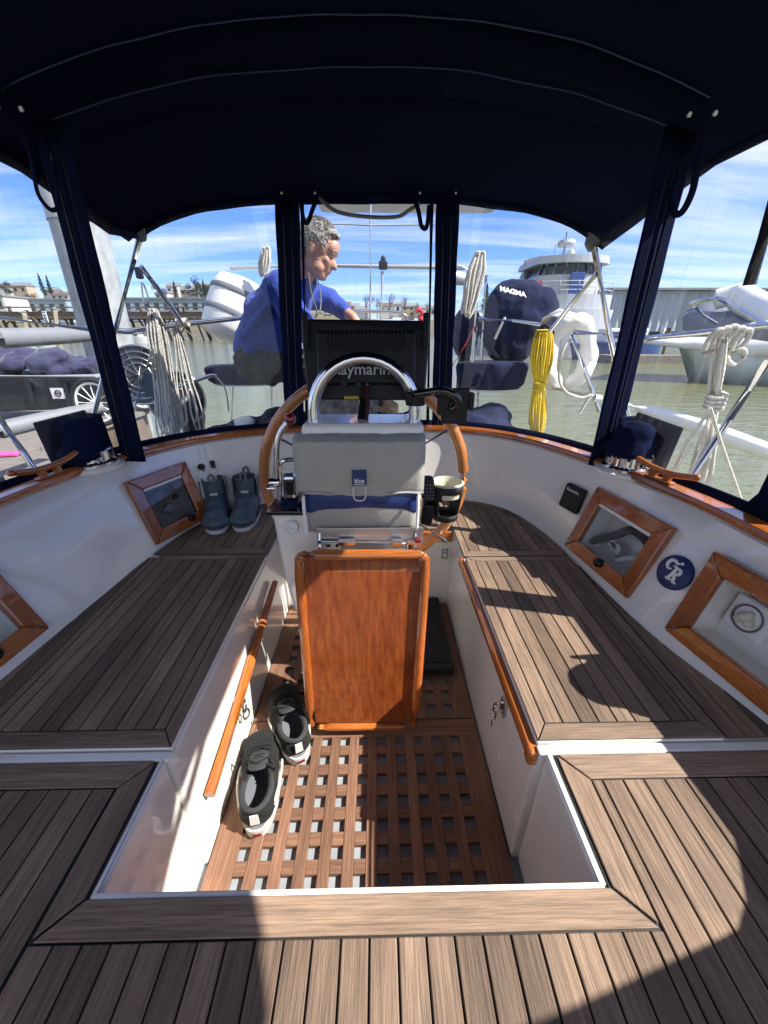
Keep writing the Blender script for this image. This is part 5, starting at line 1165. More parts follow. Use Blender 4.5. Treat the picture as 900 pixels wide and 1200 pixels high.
p = V((S(668, 296, 30).x, 30, S(668, 299, 30).z)); mb = MB(); mb.lathe(p, [(0, 0), (.25, 0), (.28, .2), (0, .4)], (0, -1, .1), 14); mb.build('searchlight', 'steel', shp)
for px in (649, 675, 690): q = S(px, 300, 31); mb = MB(); mb.tube([V((q.x, 31, zw1)), V((q.x, 31, S(px, 290-(px % 5), 31).z))], .03, 5); mb.build('antenna', 'steel', shp)
mb = MB(); q = S(627, 331, 29); mb.prism([q, q+V((.45, 0, .12)), q+V((.40, 0, -.2)), q+V((-.05, 0, -.3))], (0, .03, 0)); mb.build('flag', 'red', shp)
q = S(677, 334, 29.1); mb = MB(); mb.box((q.x, 29.3, q.z), (.9, .12, 1.5)); mb.build('side_door', 'hullb', shp, bevel=.03)
mb = MB(); mb.grid([[S(x_, 300+(630-x_)*.35 if x_ < 630 else 300, 33), S(x_, 345, 33)] for x_ in (614, 618, 624, 632, 645)], False); mb.build('aft_awning', 'greytube', shp, solid=.05)
# ---------------------------------------------------------------- marina dock, piling and cart on the left
DZ = .25
mb = MB()
dock = thing('marina_dock', 'weathered grey plank dock alongside the boat on the left', 'dock', (-4, 3, DZ)); pl_ = MB()
y = -3.0
while y < 5.75:
    xr_ = -1.8 if y < 3.5 else -3.25
    pl_.box(((xr_-7.4)/2, y+.069, DZ-.025), (xr_+7.4, .132, .05)); y += .14
pl_.build('planking', 'dockw', dock, bevel=.003, segs=1); mb.box((-4.6, .25, DZ-.3), (5.5, 6.4, .48)); mb.build('float', 'pile', dock); mb = MB(); mb.box((-5.35, 4.6, DZ-.3), (4.1, 2.2, .48)); mb.build('float', 'pile', dock); mb = MB(); mb.box((-1.76, .25, DZ-.02), (.08, 6.5, .10)); mb.build('edge_board', 'pile', dock)
YP = 6.15; pt0, pt1 = at(91.5, 260, Y=YP), at(131, 415, Y=YP); r0 = (at(122, 262, Y=YP).x-at(61, 257, Y=YP).x)/2*.97; dr = (pt0-pt1).normalized(); pb0 = pt1-dr*((pt1.z+2)/dr.z)
pg = thing('steel_piling', 'tall galvanised steel piling with a pale conical cap beside the dock', 'piling', (pb0.x, YP, WZ))
L0 = (pt0-pb0).length; mb = MB(); mb.lathe(pb0, [(r0, L0*i/6) for i in range(7)], dr, seg=36); mb.build('pipe', 'galv', pg)
mb = MB(); mb.lathe(pt0, [(r0+.012, -.02), (r0+.012, .26), (r0*.96, .32), (r0*.5, .52), (0, .64)], dr, seg=36); mb.build('cap', 'galv2', pg)
# two-wheeled dock cart
ct = thing('dock_cart', 'black two wheeled dock cart heaped with purple tarp on the dock', 'cart', (-5.0, 5.1, DZ)); Yc = 4.75
C_ = lambda px, py, Y=Yc: at(px, py, Y=Y)
mb = MB(); tl, tr2, bl, br2 = C_(-60, 440), C_(110, 441), C_(-40, 484), C_(100, 479); mb.prism([bl, br2, tr2, tl], (0, .75, 0)); mb.build('tub', 'cart', ct, bevel=.02)
mb = MB(); mb.tube([C_(-60, 440, Yc-.03), C_(112, 441, Yc-.03), C_(112, 441, Yc-.03)+V((0, .8, 0))], .022, 8); mb.build('top_rail', 'alu', ct)
for px in (-15, 38, 80): mb = MB(); mb.box((C_(px, 462, Yc).x, Yc-.015, C_(px, 462).z), (.03, .03, .26), rotm(y=12)); mb.build('rib', 'cart', ct)
wc_ = C_(112, 472, Yc-.12)
for dy_ in (0, .95):
    w0 = wc_+V((0, dy_, 0)); rW = w0.z-DZ-.0; mb = MB(); mb.tube([w0+V((rW*math.cos(a), 0, rW*math.sin(a)))*.93 for a in [2*math.pi*i/36 for i in range(36)]], rW*.09, 10, True); wo = mb.build('wheel', 'rubber', ct)
    mb = MB(); mb.tube([w0+V((rW*math.cos(a), 0, rW*math.sin(a)))*.80 for a in [2*math.pi*i/36 for i in range(36)]], rW*.055, 8, True)
    for i in range(12): a = i*math.pi/6; mb.tube([w0, w0+V((math.cos(a), 0, math.sin(a)))*rW*.8], .010, 5)
    mb.lathe(w0+V((0, .03, 0)), [(0, 0), (.04, 0), (.04, .06), (0, .07)], (0, -1, 0), 12); mb.build('rim', 'white', wo)
mb = MB(); mb.box(C_(68, 461, Yc-.02), (.15, .006, .12)); pt_ = mb.build('sticker', 'white', ct); mb = MB(); mb.lathe(C_(68, 461, Yc-.026), [(.038, 0), (.038, .003), (.026, .003), (.026, 0)], (0, -1, 0), 20); mb.box(C_(68, 461, Yc-.026), (.05, .003, .012)); mb.build('sticker_ring', 'cart', pt_)
pr_ = []
random.seed(21)
for i in range(13):
    px = -50+i*12; pr_.append(('e', C_(px, 431-9*math.sin(min(1, max(0, i/12))*math.pi)**.6+random.uniform(-2, 2), Yc+.3+random.uniform(-.12, .2)), (.22, .22, .10), rotm(x=random.uniform(-20, 20), y=random.uniform(-25, 25))))
tag(blob('purple_tarp', pr_, .022, 'purple', None, 3, noise=.05, nscale=5), 'crumpled purple tarp heaped on top of the dock cart', 'tarp')
tag(MB().box(at(8, 532, z=DZ+.02), (.20, .10, .03), rotm(z=12)).build('pink_board', 'pad', None, bevel=.01), 'small bright pink board lying on the dock at the far left', 'board')
t = thing('dock_rail_post', 'weathered timber post at the dock edge low in the left curtain', 'post', at(8, 580, Y=2.0)-V((0, 0, .6))); mb = MB(); mb.tube([at(14, 592, Y=2.0)-V((0, 0, .25)), at(-6, 560, Y=2.0)], .035, 8); mb.build('shaft', 'dockw', t)
# ================================================================ STERN GEAR OUTSIDE THE CURTAINS
def T(name, label, cat, pts, r, m='chrome', seg=10, sm=0, group=None):
    pts = smooth_path(pts, sm) if sm else [V(p) for p in pts]
    return tag(tubeo(name, pts, r, m, None, seg), label, cat, group)
# steel frame: canopy poles, braces and stern rails are one welded pulpit
pul = thing('stern_rail', 'polished steel stern rail and canopy frame around the stern, outside the curtains', 'rail', (0, 2.6, .62))
def rl(name, pts, r=.0125, sm=0, m='chrome'): return tubeo(name, smooth_path(pts, sm) if sm else pts, r, m, pul, 10)
rl('canopy_pole', [P(163, 282, 2.13), P(133, 395, 2.17), P(104, 510, 2.2)], .0135)
rl('brace', [P(165, 312, 2.15), P(190, 345, 2.25), P(214, 380, 2.35)], .012)
rl('canopy_pole', [P(696, 289, 2.12), P(714, 390, 2.14), P(741, 509, 2.18), P(752, 560, 2.2)], .0145)
rl('brace', [P(699, 321, 2.14), P(672, 354, 2.25), P(645, 388, 2.36)], .013)
rl('upper_rail', [P(-20, 370, 2.1), P(105, 386, 2.2), P(150, 388, 2.25), P(221, 379, 2.4), P(278, 373, 2.5), P(335, 366, 2.6)], .0135)
rl('lower_rail', [P(150, 470, 2.3), P(189, 460, 2.4), P(247, 440, 2.6), P(330, 440, 2.75)], .012)
rl('mid_wire', [P(105, 392, 2.25), P(170, 391, 2.35), P(210, 386, 2.4)], .004)
rl('upper_rail', [P(560, 374, 2.62), P(600, 376, 2.56), P(630, 380, 2.52), P(648, 386, 2.48)], .0125)
rl('upper_rail', [P(672, 389, 2.40), P(760, 396, 2.20), P(820, 390, 2.0), P(900, 381, 1.85), P(960, 376, 1.7)], .014)
rl('stanchion', [P(669, 392, 2.44), P(684, 430, 2.44), P(702, 482, 2.44)], .013)
rl('lower_rail', [P(648, 454, 2.5), P(700, 466, 2.42)], .012)
rl('stanchion', [P(900, 423, 1.62), P(854, 492, 1.60), P(806, 566, 1.58)], .014)
rl('stanchion', [P(-4, 485, 1.75), P(26, 528, 1.75), P(56, 573, 1.75)], .014)
rl('stanchion', [P(562, 312, 2.65), P(556, 390, 2.65), P(550, 470, 2.65), P(549, 500, 2.65)], .0125)
rl('stanchion', [P(570, 322, 2.72), P(565, 400, 2.72), P(560, 470, 2.72)], .0115)
rl('stern_hoop', [P(398, 385, 2.75), P(400, 370, 2.75), P(410, 366, 2.75), P(440, 365, 2.75), P(466, 366, 2.75), P(476, 372, 2.75), P(479, 390, 2.75), P(480, 440, 2.75)], .011, 4)
rl('seat_leg', [P(273, 448, 2.66), P(271, 500, 2.66)], .009); rl('seat_leg', [P(318, 448, 2.7), P(319, 500, 2.7)], .010); rl('seat_leg', [P(561, 455, 2.7), P(559, 500, 2.7)], .010)
mb = MB(); mb.lathe(P(214, 378, 2.36), [(.022, -.03), (.022, .03)], (1, 0, .1), 14); mb.build('rail_clamp', 'rope', pul)
mb = MB(); mb.lathe(P(700, 467, 2.42), [(.022, -.02), (.022, .02)], (1, 0, -.1), 14); mb.build('rail_clamp', 'white', pul)
# solar arch
ar = thing('solar_panel', 'flat pale panel on a thin steel arch above the stern, seen through the stern window', 'solar panel', (-.05, 3.2, .62))
mb = MB(); pa_, pb_, pc_, pd_ = V((-.40, 3.55, 2.09)), V((.86, 3.55, 2.09)), V((.84, 3.02, 2.03)), V((-.38, 3.02, 2.03)); nn_ = (pb_-pa_).cross(pd_-pa_).normalized()
mb.prism([pa_, pb_, pc_, pd_], nn_*.03); mb.build('panel_frame', 'alu', ar, bevel=.004)
mb = MB(); mb.prism([pa_.lerp(pc_, .03)-nn_*.004, pb_.lerp(pd_, .03)-nn_*.004, pc_.lerp(pa_, .03)-nn_*.004, pd_.lerp(pb_, .03)-nn_*.004], nn_*.003); mb.build('cells', 'white', ar)
mb = MB(); mb.prism([pa_.lerp(pc_, .03)+nn_*.031, pb_.lerp(pd_, .03)+nn_*.031, pc_.lerp(pa_, .03)+nn_*.031, pd_.lerp(pb_, .03)+nn_*.031], nn_*.003); mb.build('cells', 'solar', ar)
mb = MB(); mb.tube([P(434, 228, 2.9), P(434, 372, 2.9), P(434, 470, 2.9)], .0085, 8); mb.build('mast', 'alu', ar)
mb = MB(); mb.tube([P(270, 314, 3.05), P(392, 311, 3.05), P(512, 313, 3.05), P(545, 314, 3.0)], .0145, 8); mb.build('cross_tube', 'alu', ar)
mb = MB(); mb.tube([P(370, 262, 3.0), P(434, 264, 3.0), P(509, 263, 3.0)], .006, 8); mb.build('frame_rail', 'alu', ar)
t = thing('stern_light', 'black topped stern light on a slim grey post right of the centre pole', 'light', P(446, 372, 2.85)); mb = MB(); mb.tube([P(446, 400, 2.85), P(448, 318, 2.85)], .011, 8); mb.build('post', 'alu', t); mb = MB(); mb.box(P(449, 311, 2.85), (.055, .055, .045)); mb.lathe(P(449, 307, 2.85), [(.016, 0), (.016, .03), (0, .035)], seg=12); mb.build('lamp_head', 'black', t, bevel=.008)
T('red_cloth', 'red cloth bundle tied at the stern, right of the centre pole', 'cloth', [P(487, 366, 2.8), P(491, 363, 2.8), P(495, 367, 2.8), P(492, 372, 2.8), P(496, 377, 2.8), P(490, 380, 2.8)], .013, 'red', 8, 4)
# perches
def perch(cpx, cpy, Y, label, wpx=80, tall=0):
    c = P(cpx, cpy, Y); t = thing('perch', label, 'seat', c-V((0, 0, .05)), 'stern rail seats'); k = 18
    def ring(sc_, z): return [c+V((sc_*.235*math.cos(2*math.pi*i/k)*(1 if math.cos(2*math.pi*i/k) > 0 else 1.05), sc_*.15*math.sin(2*math.pi*i/k)*(.8 if math.sin(2*math.pi*i/k) < 0 else 1), z)) for i in range(k)]
    mb = MB(); rows = [ring(.80, -.05-tall), ring(.93, -.035-tall*.8), ring(1, -.0), ring(.97, .022), ring(.8, .034), ring(.3, .036)]
    mb.grid([[r[i] for r in rows] for i in range(k)], True, True); mb.poly(rows[0]); mb.poly(rows[-1]); mb.build('cushion', 'navy2', t, sharp=60)
    mb = MB(); mb.prism([p+V((0, 0, -.008)) for p in ring(.78, -.052-tall)], (0, 0, .008)); mb.build('base_board', 'white', t); return t
perch(284, 434, 2.7, 'navy cushioned stern seat the man in blue perches on', tall=.03); perch(578, 430, 2.7, 'empty navy covered stern seat below the grill', tall=.085)
T('tie_cord', 'thin white cord dangling from the left stern seat', 'cord', [P(252, 440, 2.55), P(262, 452, 2.52), P(266, 465, 2.52), P(268, 482, 2.52)], .005, 'rope', 6, 4)
# life raft canister
c = P(282, 368, 2.95); lr = thing('life_raft', 'white cylindrical life raft canister with grey straps behind the man', 'life raft', c-V((0, 0, .2))); ax = V((.36, .25, .88)).normalized()
mb = MB(); mb.lathe(c-ax*.20, [(0, 0), (.14, .004), (.195, .03), (.212, .07), (.216, .18), (.216, .26), (.208, .33), (.19, .37), (.12, .395), (0, .40)], ax, 36); mb.build('canister', 'white', lr, sharp=60)
for h in (.14, .27): mb = MB(); mb.lathe(c-ax*.20, [(.218, h), (.2205, h+.004), (.2205, h+.030), (.218, h+.034)], ax, 36); mb.build('strap', 'greytube', lr)
# grill under navy cover
gc_ = P(606, 378, 2.85); gr_ = thing('covered_grill', 'round stern grill under a navy cover with white lettering, right of the stern window', 'grill', gc_-V((0, 0, .3)))
blob('cover', [('e', gc_+V((0, 0, .03)), (.235, .20, .225)), ('e', gc_+V((.06, 0, .06)), (.19, .18, .17)), ('e', gc_+V((-.03, 0, -.11)), (.165, .17, .16)), ('e', gc_+V((-.10, -.02, -.0)), (.14, .15, .22))], .014, 'navy2', gr_, 5, noise=.022, nscale=7)
lettering('maker_lettering', 'MAGMA', .046, P(601, 342, 2.655), (1, .05, -.20), (0, .55, .83), 'textw', gr_, bold=.0012)
mb = MB(); q = P(589, 378, 2.58); mb.tube(smooth_path([q+V((.012, 0, .03)), q, q+V((-.02, 0, -.05)), q+V((-.035, 0, -.09))], 4), .008, 6); mb.build('rail_clip', 'white', gr_)
mb = MB(); mb.tube([gc_+V((-.05, 0, -.25)), gc_+V((-.05, 0, -.42))], .014, 8); mb.build('mount', 'steel', gr_)
# white horseshoe buoy in its cover
hb = thing('horseshoe_buoy', 'white covered horseshoe buoy strapped to the right stern rail', 'life buoy', P(665, 455, 2.55)); cb_ = P(666, 416, 2.55)
pts = [cb_+V((.125*math.cos(a)*1.0, .015*math.sin(3*a), .185*math.sin(a))) for a in [R(-60)+R(300)*i/22 for i in range(23)]]
blob('pack', [('c', pts[i], pts[i+1], .050, .050) for i in range(22)], .013, 'whitev', hb, 4, noise=.015, nscale=10)
mb = MB(); mb.grid([[P(633, 386, 2.46), P(636, 373, 2.44), P(646, 370, 2.42)], [P(655, 362, 2.45), P(660, 366, 2.42), P(668, 372, 2.4)], [P(690, 372, 2.46), P(693, 380, 2.43), P(698, 384, 2.4)]]); mb.build('cover_flap', 'whitev', hb, solid=.006)
mb = MB(); mb.tube(smooth_path([P(672, 396, 2.4), P(660, 410, 2.38), P(655, 440, 2.38), P(662, 458, 2.38), P(680, 466, 2.38), P(694, 463, 2.38), P(688, 470, 2.38), P(679, 485, 2.38)], 5), .008, 7); mb.build('lanyard', 'rope', hb)
# rope hanks
def hank(name, label, top, bot, n, prof, r, m, wrap=None, group=None, seed=1, yw=.03):
    """a bundle of long loops; prof lists half-widths from top to bottom"""
    random.seed(seed); t = thing(name, label, 'rope', bot, group); mb = MB(); top, bot = V(top), V(bot); k = len(prof)
    for i in range(n):
        o = random.uniform(-1, 1); oy = random.uniform(-1, 1); end = random.uniform(.86, 1.0); jit = [random.uniform(-.25, .25) for _ in range(k)]
        def q(f, side): 
            g_ = f*(k-1); a_ = int(min(g_, k-2)); w_ = prof[a_]+(prof[a_+1]-prof[a_])*(g_-a_); jj = jit[a_]+(jit[a_+1]-jit[a_])*(g_-a_)
            return top.lerp(bot, f*end)+V((w_*(o+jj)+side*min(w_*.35, .014), yw*oy*(w_/max(prof)), 0))
        fs = [0, .12, .26, .4, .52, .65, .8, .93]
        pts = [q(f, -1) for f in fs]+[q(1, 0)-V((0, 0, .01))]+[q(f, 1) for f in fs[::-1]]+[q(0, 0)+V((0, 0, .014))]
        mb.tube(smooth_path(pts, 2, True), r, 6, True)
    mb.build('strands', m, t)
    if wrap is not None:
        c = top.lerp(bot, wrap); mb = MB(); g_ = wrap*(k-1); a_ = int(min(g_, k-2)); w2 = prof[a_]+(prof[a_+1]-prof[a_])*(g_-a_)+.012
        for j in range(5): mb.tube([c+V((w2*math.cos(a), .026*math.sin(a), (j-2)*r*2.1+.004*math.sin(a)+.004*math.cos(a+j))) for a in [2*math.pi*i/16 for i in range(16)]], r*1.1, 6, True)
        mb.build('wrapping', m, t)
    return t
hank('rope_hank', 'large grey white hank of line hanging at the left stern corner', P(180, 366, 2.3), P(204, 522, 2.25), 13, [.014, .028, .028, .030, .034, .040, .040], .0044, 'ropeg', .52, seed=2, yw=.05)
hank('rope_hank', 'loose grey lines right of the large hank at the left stern corner', P(206, 384, 2.36), P(230, 508, 2.3), 4, [.010, .02, .03, .045, .04], .0042, 'ropeg', None, seed=5)
hank('rope_hank', 'bright yellow coiled line hanging below the grill', P(637, 390, 2.42), P(628, 512, 2.40), 44, [.030, .050, .044, .020, .030, .038, .030], .0043, 'ropey', .48, seed=3)
hank('rope_hank', 'white braided line bunched on a pole left of the grill', P(562, 299, 2.60), P(546, 372, 2.60), 10, [.020, .034, .036, .034, .026], .0085, 'rope', None, seed=4)
hank('rope_hank', 'small white line bundle showing above the shoulder of the man', P(312, 293, 2.75), P(309, 322, 2.75), 6, [.02, .028, .02], .009, 'rope', None, seed=6)
k_ = thing('rope_hank', 'white line hung in a big knotted loop from the right rail', 'rope', P(812, 572, 1.62)); mb = MB(); random.seed(8)
for i in range(9):
    o = (i-4)/4; e = V((random.uniform(-.01, .01), random.uniform(-.015, .015), 0)); f_ = random.uniform(.75, 1)
    mb.tube(smooth_path([P(848+4*o, 396, 1.69)+e, P(844+6*o, 430, 1.68)+e, P(839+4*o, 462, 1.67)+e, P(836+4.5*o, 480, 1.66), P(826+13*o, 520, 1.64)+e*2, P(815+20*o, 520+46*f_, 1.62)+e*2, P(812+20*o, 524+48*f_, 1.62)+e*2, P(818+20*o, 520+44*f_, 1.61)+e*2, P(829+13*o, 520, 1.63)+e], 4), .0068, 7)
mb.build('strands', 'rope', k_); mb = MB(); c = P(838, 470, 1.665)
for j in range(4): mb.tube([c+V((.030*math.cos(a)*1.05, .030*math.sin(a), (j-1.5)*.0165+.008*math.sin(a)+.006*math.cos(a))) for a in [2*math.pi*i/18 for i in range(18)]], .0082, 7, True)
mb.build('wrapping', 'rope', k_)
random.seed(9); mb = MB()
for i in range(5):
    c0 = P(836+i*8, 394+abs(i-2)*2, 1.70); mb.tube(smooth_path([c0+V((-.02, 0, -.05)), c0+V((-.028, -.01, .0)), c0+V((-.01, -.02, .035)), c0+V((.018, -.015, .03)), c0+V((.024, 0, -.01)), c0+V((.008, .012, -.045))], 4, True), .0095, 8, True)
c0 = P(862, 418, 1.70); mb.tube(smooth_path([c0+V((.035*math.cos(a), -.01*math.sin(2*a), .03*math.sin(a))) for a in [R(60*i) for i in range(6)]], 4, True), .0095, 8, True); mb.build('knot', 'rope', k_)
T('stay_line', 'single white line slanting down from the knotted rope to the rail', 'line', [P(832, 478, 1.58), P(845, 520, 1.58), P(872, 597, 1.57)], .0075, 'rope', 8)
hb2 = P(166, 345, 2.2); t = thing('block_tackle', 'small black block and shackle hanging under the left canopy corner', 'block', hb2); mb = MB(); mb.box(P(163, 320, 2.2), (.03, .03, .05)); mb.build('sheave', 'black', t, bevel=.008); mb = MB(); mb.tube(smooth_path([P(166, 330, 2.2), P(171, 340, 2.2), P(174, 352, 2.2), P(170, 356, 2.2), P(167, 344, 2.2)], 4, True), .004, 6, True); mb.build('shackle', 'steel', t)
T('dark_strap', 'twisted dark strap on the rail above the yellow line', 'strap', [P(632, 385, 2.45), P(640, 382, 2.42), P(648, 390, 2.42), P(640, 396, 2.43), P(634, 404, 2.43)], .010, 'black', 8, 4)
T('red_line', 'thin red line running up to the outboard motor', 'line', [P(528, 432, 2.6), P(545, 405, 2.62), P(558, 378, 2.65)], .005, 'roper', 6)
# line reels behind the left hank
rt_ = thing('webbing_reel', 'pair of round grey mesh reels joined by a black hub at the left stern corner', 'reel', P(185, 470, 2.45))
for (px, py, r_, Y) in ((163, 440, .165, 2.45), (207, 468, .165, 2.50)):
    c = P(px, py, Y); mb = MB(); ax = V((.25, -1, .1)).normalized(); u, w_ = frame(ax)
    for rr2 in (1, .8, .6, .42): mb.tube([c+(u*math.cos(a)+w_*math.sin(a))*r_*rr2 for a in [2*math.pi*i/40 for i in range(40)]], .006 if rr2 == 1 else .003, 6, True)
    for i in range(10): a = i*math.pi/5; mb.tube([c, c+(u*math.cos(a)+w_*math.sin(a))*r_], .003, 5)
    mb.build('spoked_rim', 'steel', rt_)
    mb = MB(); mb.lathe(c+ax*-.01, [(0, 0), (r_*.97, 0), (r_*.97, .004), (0, .004)], ax, 40); mb.build('side_disc', 'cart', rt_)
mb = MB(); mb.lathe(P(180, 455, 2.40), [(0, -.04), (.05, -.04), (.05, .04), (0, .04)], (.25, -1, .1), 18); mb.box(P(190, 455, 2.38), (.14, .03, .04)); mb.box(P(176, 448, 2.38), (.05, .04, .10)); mb.build('hub', 'black', rt_, bevel=.006)
T('reel_handle', 'thin steel rod crossing the grey reels', 'rod', [P(156, 483, 2.36), P(178, 412, 2.36)], .008, 'chrome', 8)
# outboards
def outboard(px, py, Y, label, s=1.0, m='navy2'):
    c = P(px, py, Y); t = thing('outboard_motor', label, 'outboard motor', c-V((0, 0, .3)), 'outboard motors on the stern rail')
    blob('cowling', [('e', c+V((0, 0, .05)), (.10*s, .15*s, .12*s)), ('e', c+V((0, .02, -.05)), (.085*s, .12*s, .10*s))], .012, m, t, 4, noise=.01, nscale=9)
    mb = MB(); mb.box(c+V((0, 0, -.26)), (.07*s, .10*s, .32)); mb.build('leg', 'black', t, bevel=.015); mb = MB(); mb.tube([c+V((-.0, -.1, 0)), c+V((.0, -.28, .03))], .015, 8); mb.build('tiller', 'rubber', t)
outboard(546, 392, 2.95, 'navy hooded outboard motor left of the grill cover', 1.0); outboard(222, 485, 2.55, 'dark outboard motor low behind the hanging ropes on the left', .9, 'black')
t = thing('radar_bracket', 'small grey antenna bracket beside the white braided line', 'antenna', P(536, 322, 2.8)); mb = MB(); mb.lathe(P(536, 326, 2.8), [(0, -.06), (.035, -.05), (.04, 0), (.035, .05), (0, .06)], (1, .2, -.1), 14); mb.build('drum', 'alu', t); mb = MB(); mb.tube(smooth_path([P(529, 312, 2.8), P(540, 312, 2.8), P(550, 318, 2.8), P(555, 328, 2.8)], 4), .006, 6); mb.build('arm', 'steel', t)
# grey tubes (rolled fender boards) outside the left curtain
T('grey_pole', 'thick grey padded pole running level outside the left curtain, upper of two', 'pole', [P(-40, 397, 2.35), P(0, 396.5, 2.4), P(60, 394, 2.7), P(118, 391, 3.1)], [.055, .053, .050, .046], 'greytube', 16)
T('grey_pole', 'thick grey padded pole sloping outside the left curtain, lower of two', 'pole', [P(-60, 516, 2.2), P(0, 504, 2.35), P(60, 490, 2.6), P(118, 477, 2.9)], [.054, .052, .048, .042], 'greytube', 16)
# lumpy navy covers on the stern deck
tag(blob('navy_bundle', [('e', P(610, 518, 2.35), (.42, .16, .075), rotm(z=-18, y=13)), ('e', P(660, 535, 2.2), (.25, .12, .07), rotm(z=-30, y=18)), ('e', P(560, 500, 2.45), (.20, .16, .10)), ('e', P(575, 487, 2.5), (.13, .12, .08))], .016, 'navy2', None, 4, noise=.02, nscale=8), 'lumpy navy cover bundled along the stern deck on the right', 'cover')
tag(blob('navy_bundle', [('e', P(300, 500, 2.35), (.32, .15, .06), rotm(z=16, y=-8)), ('e', P(250, 512, 2.2), (.22, .12, .05), rotm(z=25, y=-12)), ('e', P(325, 490, 2.45), (.10, .12, .07))], .016, 'navy2', None, 4, noise=.02, nscale=8), 'lumpy navy cover bundled along the stern deck on the left', 'cover')
tag(blob('white_bag', [('e', P(285, 496, 2.22), (.055, .04, .035)), ('e', P(292, 492, 2.22), (.03, .03, .03))], .008, 'whitev', None, 3, noise=.01, nscale=20), 'small crumpled white bag on the left navy cover', 'bag')
# tender in davits beyond the right rail, and the long floating fender
td = thing('inflatable_tender', 'grey white inflatable boat with a steel hoop, raised beyond the right rail', 'inflatable boat', P(850, 372, 4.2)); 
mb = MB(); mb.tube(smooth_path([P(835, 352, 4.0), P(862, 347, 3.9), P(885, 358, 3.7), P(925, 375, 3.3), P(980, 400, 3.0)], 5), [.03]+[.085]*4+[.11]*17, 16); mb.build('near_tube', 'white', td)
mb = MB(); mb.grid([[P(830, 352, 4.4), P(800, 372, 4.0), P(800, 386, 3.9)], [P(862, 346, 4.3), P(850, 375, 3.8), P(845, 392, 3.7)], [P(900, 368, 4.0), P(900, 388, 3.4), P(900, 400, 3.4)], [P(960, 380, 3.9), P(960, 395, 3.4), P(960, 410, 3.4)]]); mb.build('floor', 'greytube', td, solid=.02)
mb = MB(); mb.tube(smooth_path([P(808, 357, 3.6), P(825, 352, 3.5), P(845, 351, 3.4), P(865, 362, 3.2), P(905, 385, 2.8)], 5), .018, 8); mb.build('steel_hoop', 'chrome', td)
mb = MB(); mb.tube(smooth_path([P(806, 364, 3.5), P(815, 361, 3.5), P(825, 370, 3.5), P(840, 379, 3.5)], 5), .010, 6); mb.build('blue_line', 'navyv', td)
nb_ = thing('neighbour_boat', 'white hull of a neighbouring boat beyond the right rail', 'boat', P(880, 440, 12.5))
tp_, md_, lo_ = [], [], []
for i in range(9):
    px = 742+i*36; Yn = 14.5-i*.35; tp_.append(P(px, 397-.3*i, Yn)); md_.append(P(px, 400+min(i, 4)*4.5, Yn-.1)); b_ = P(px+max(0, 3-i)*22, 402+min(i, 5)*7, Yn); lo_.append(V((b_.x, b_.y+.5, max(WZ-.25, b_.z) if i < 2 else WZ-.25)))
mb = MB(); mb.grid([[a, b] for a, b in zip(tp_, md_)], True); mb.build('topside', 'hullw', nb_, solid=.06)
mb = MB(); mb.grid([[a, a+V((2.5, 2.5, 0))] for a in tp_], True); mb.build('deck', 'hullw', nb_, solid=.05)
mb = MB(); mb.grid([[a, a.lerp(b, .5)+V((0, -.1, 0)), b] for a, b in zip(md_, lo_)], True); mb.build('lower_hull', 'pebble', nb_, solid=.06)
T('white_fender', 'long wrinkled white tube floating on the water on the right', 'fender', [P(735, 474, 3.6), P(760, 482, 3.5), P(790, 491, 3.3), P(820, 500, 3.1), P(850, 511, 3.0), P(880, 522, 2.85), P(930, 540, 2.7)], [.02, .05, .062, .058, .064, .06, .06], 'whitev', 14)
T('cross_pole', 'thin blue grey boat pole crossing behind the right curtain', 'pole', [P(740, 402, 3.2), P(800, 393, 3.1), P(900, 378, 3.0)], .016, 'alu', 8)
# ================================================================ THE MAN, THE DOG, THE FOOTWEAR
Ym = 2.42
man = thing('person', 'grey haired man in blue pullover and olive shorts leaning forward on a stern seat', 'person', P(300, 436, 2.55))
hd = V((-.300, 2.36, 1.625))
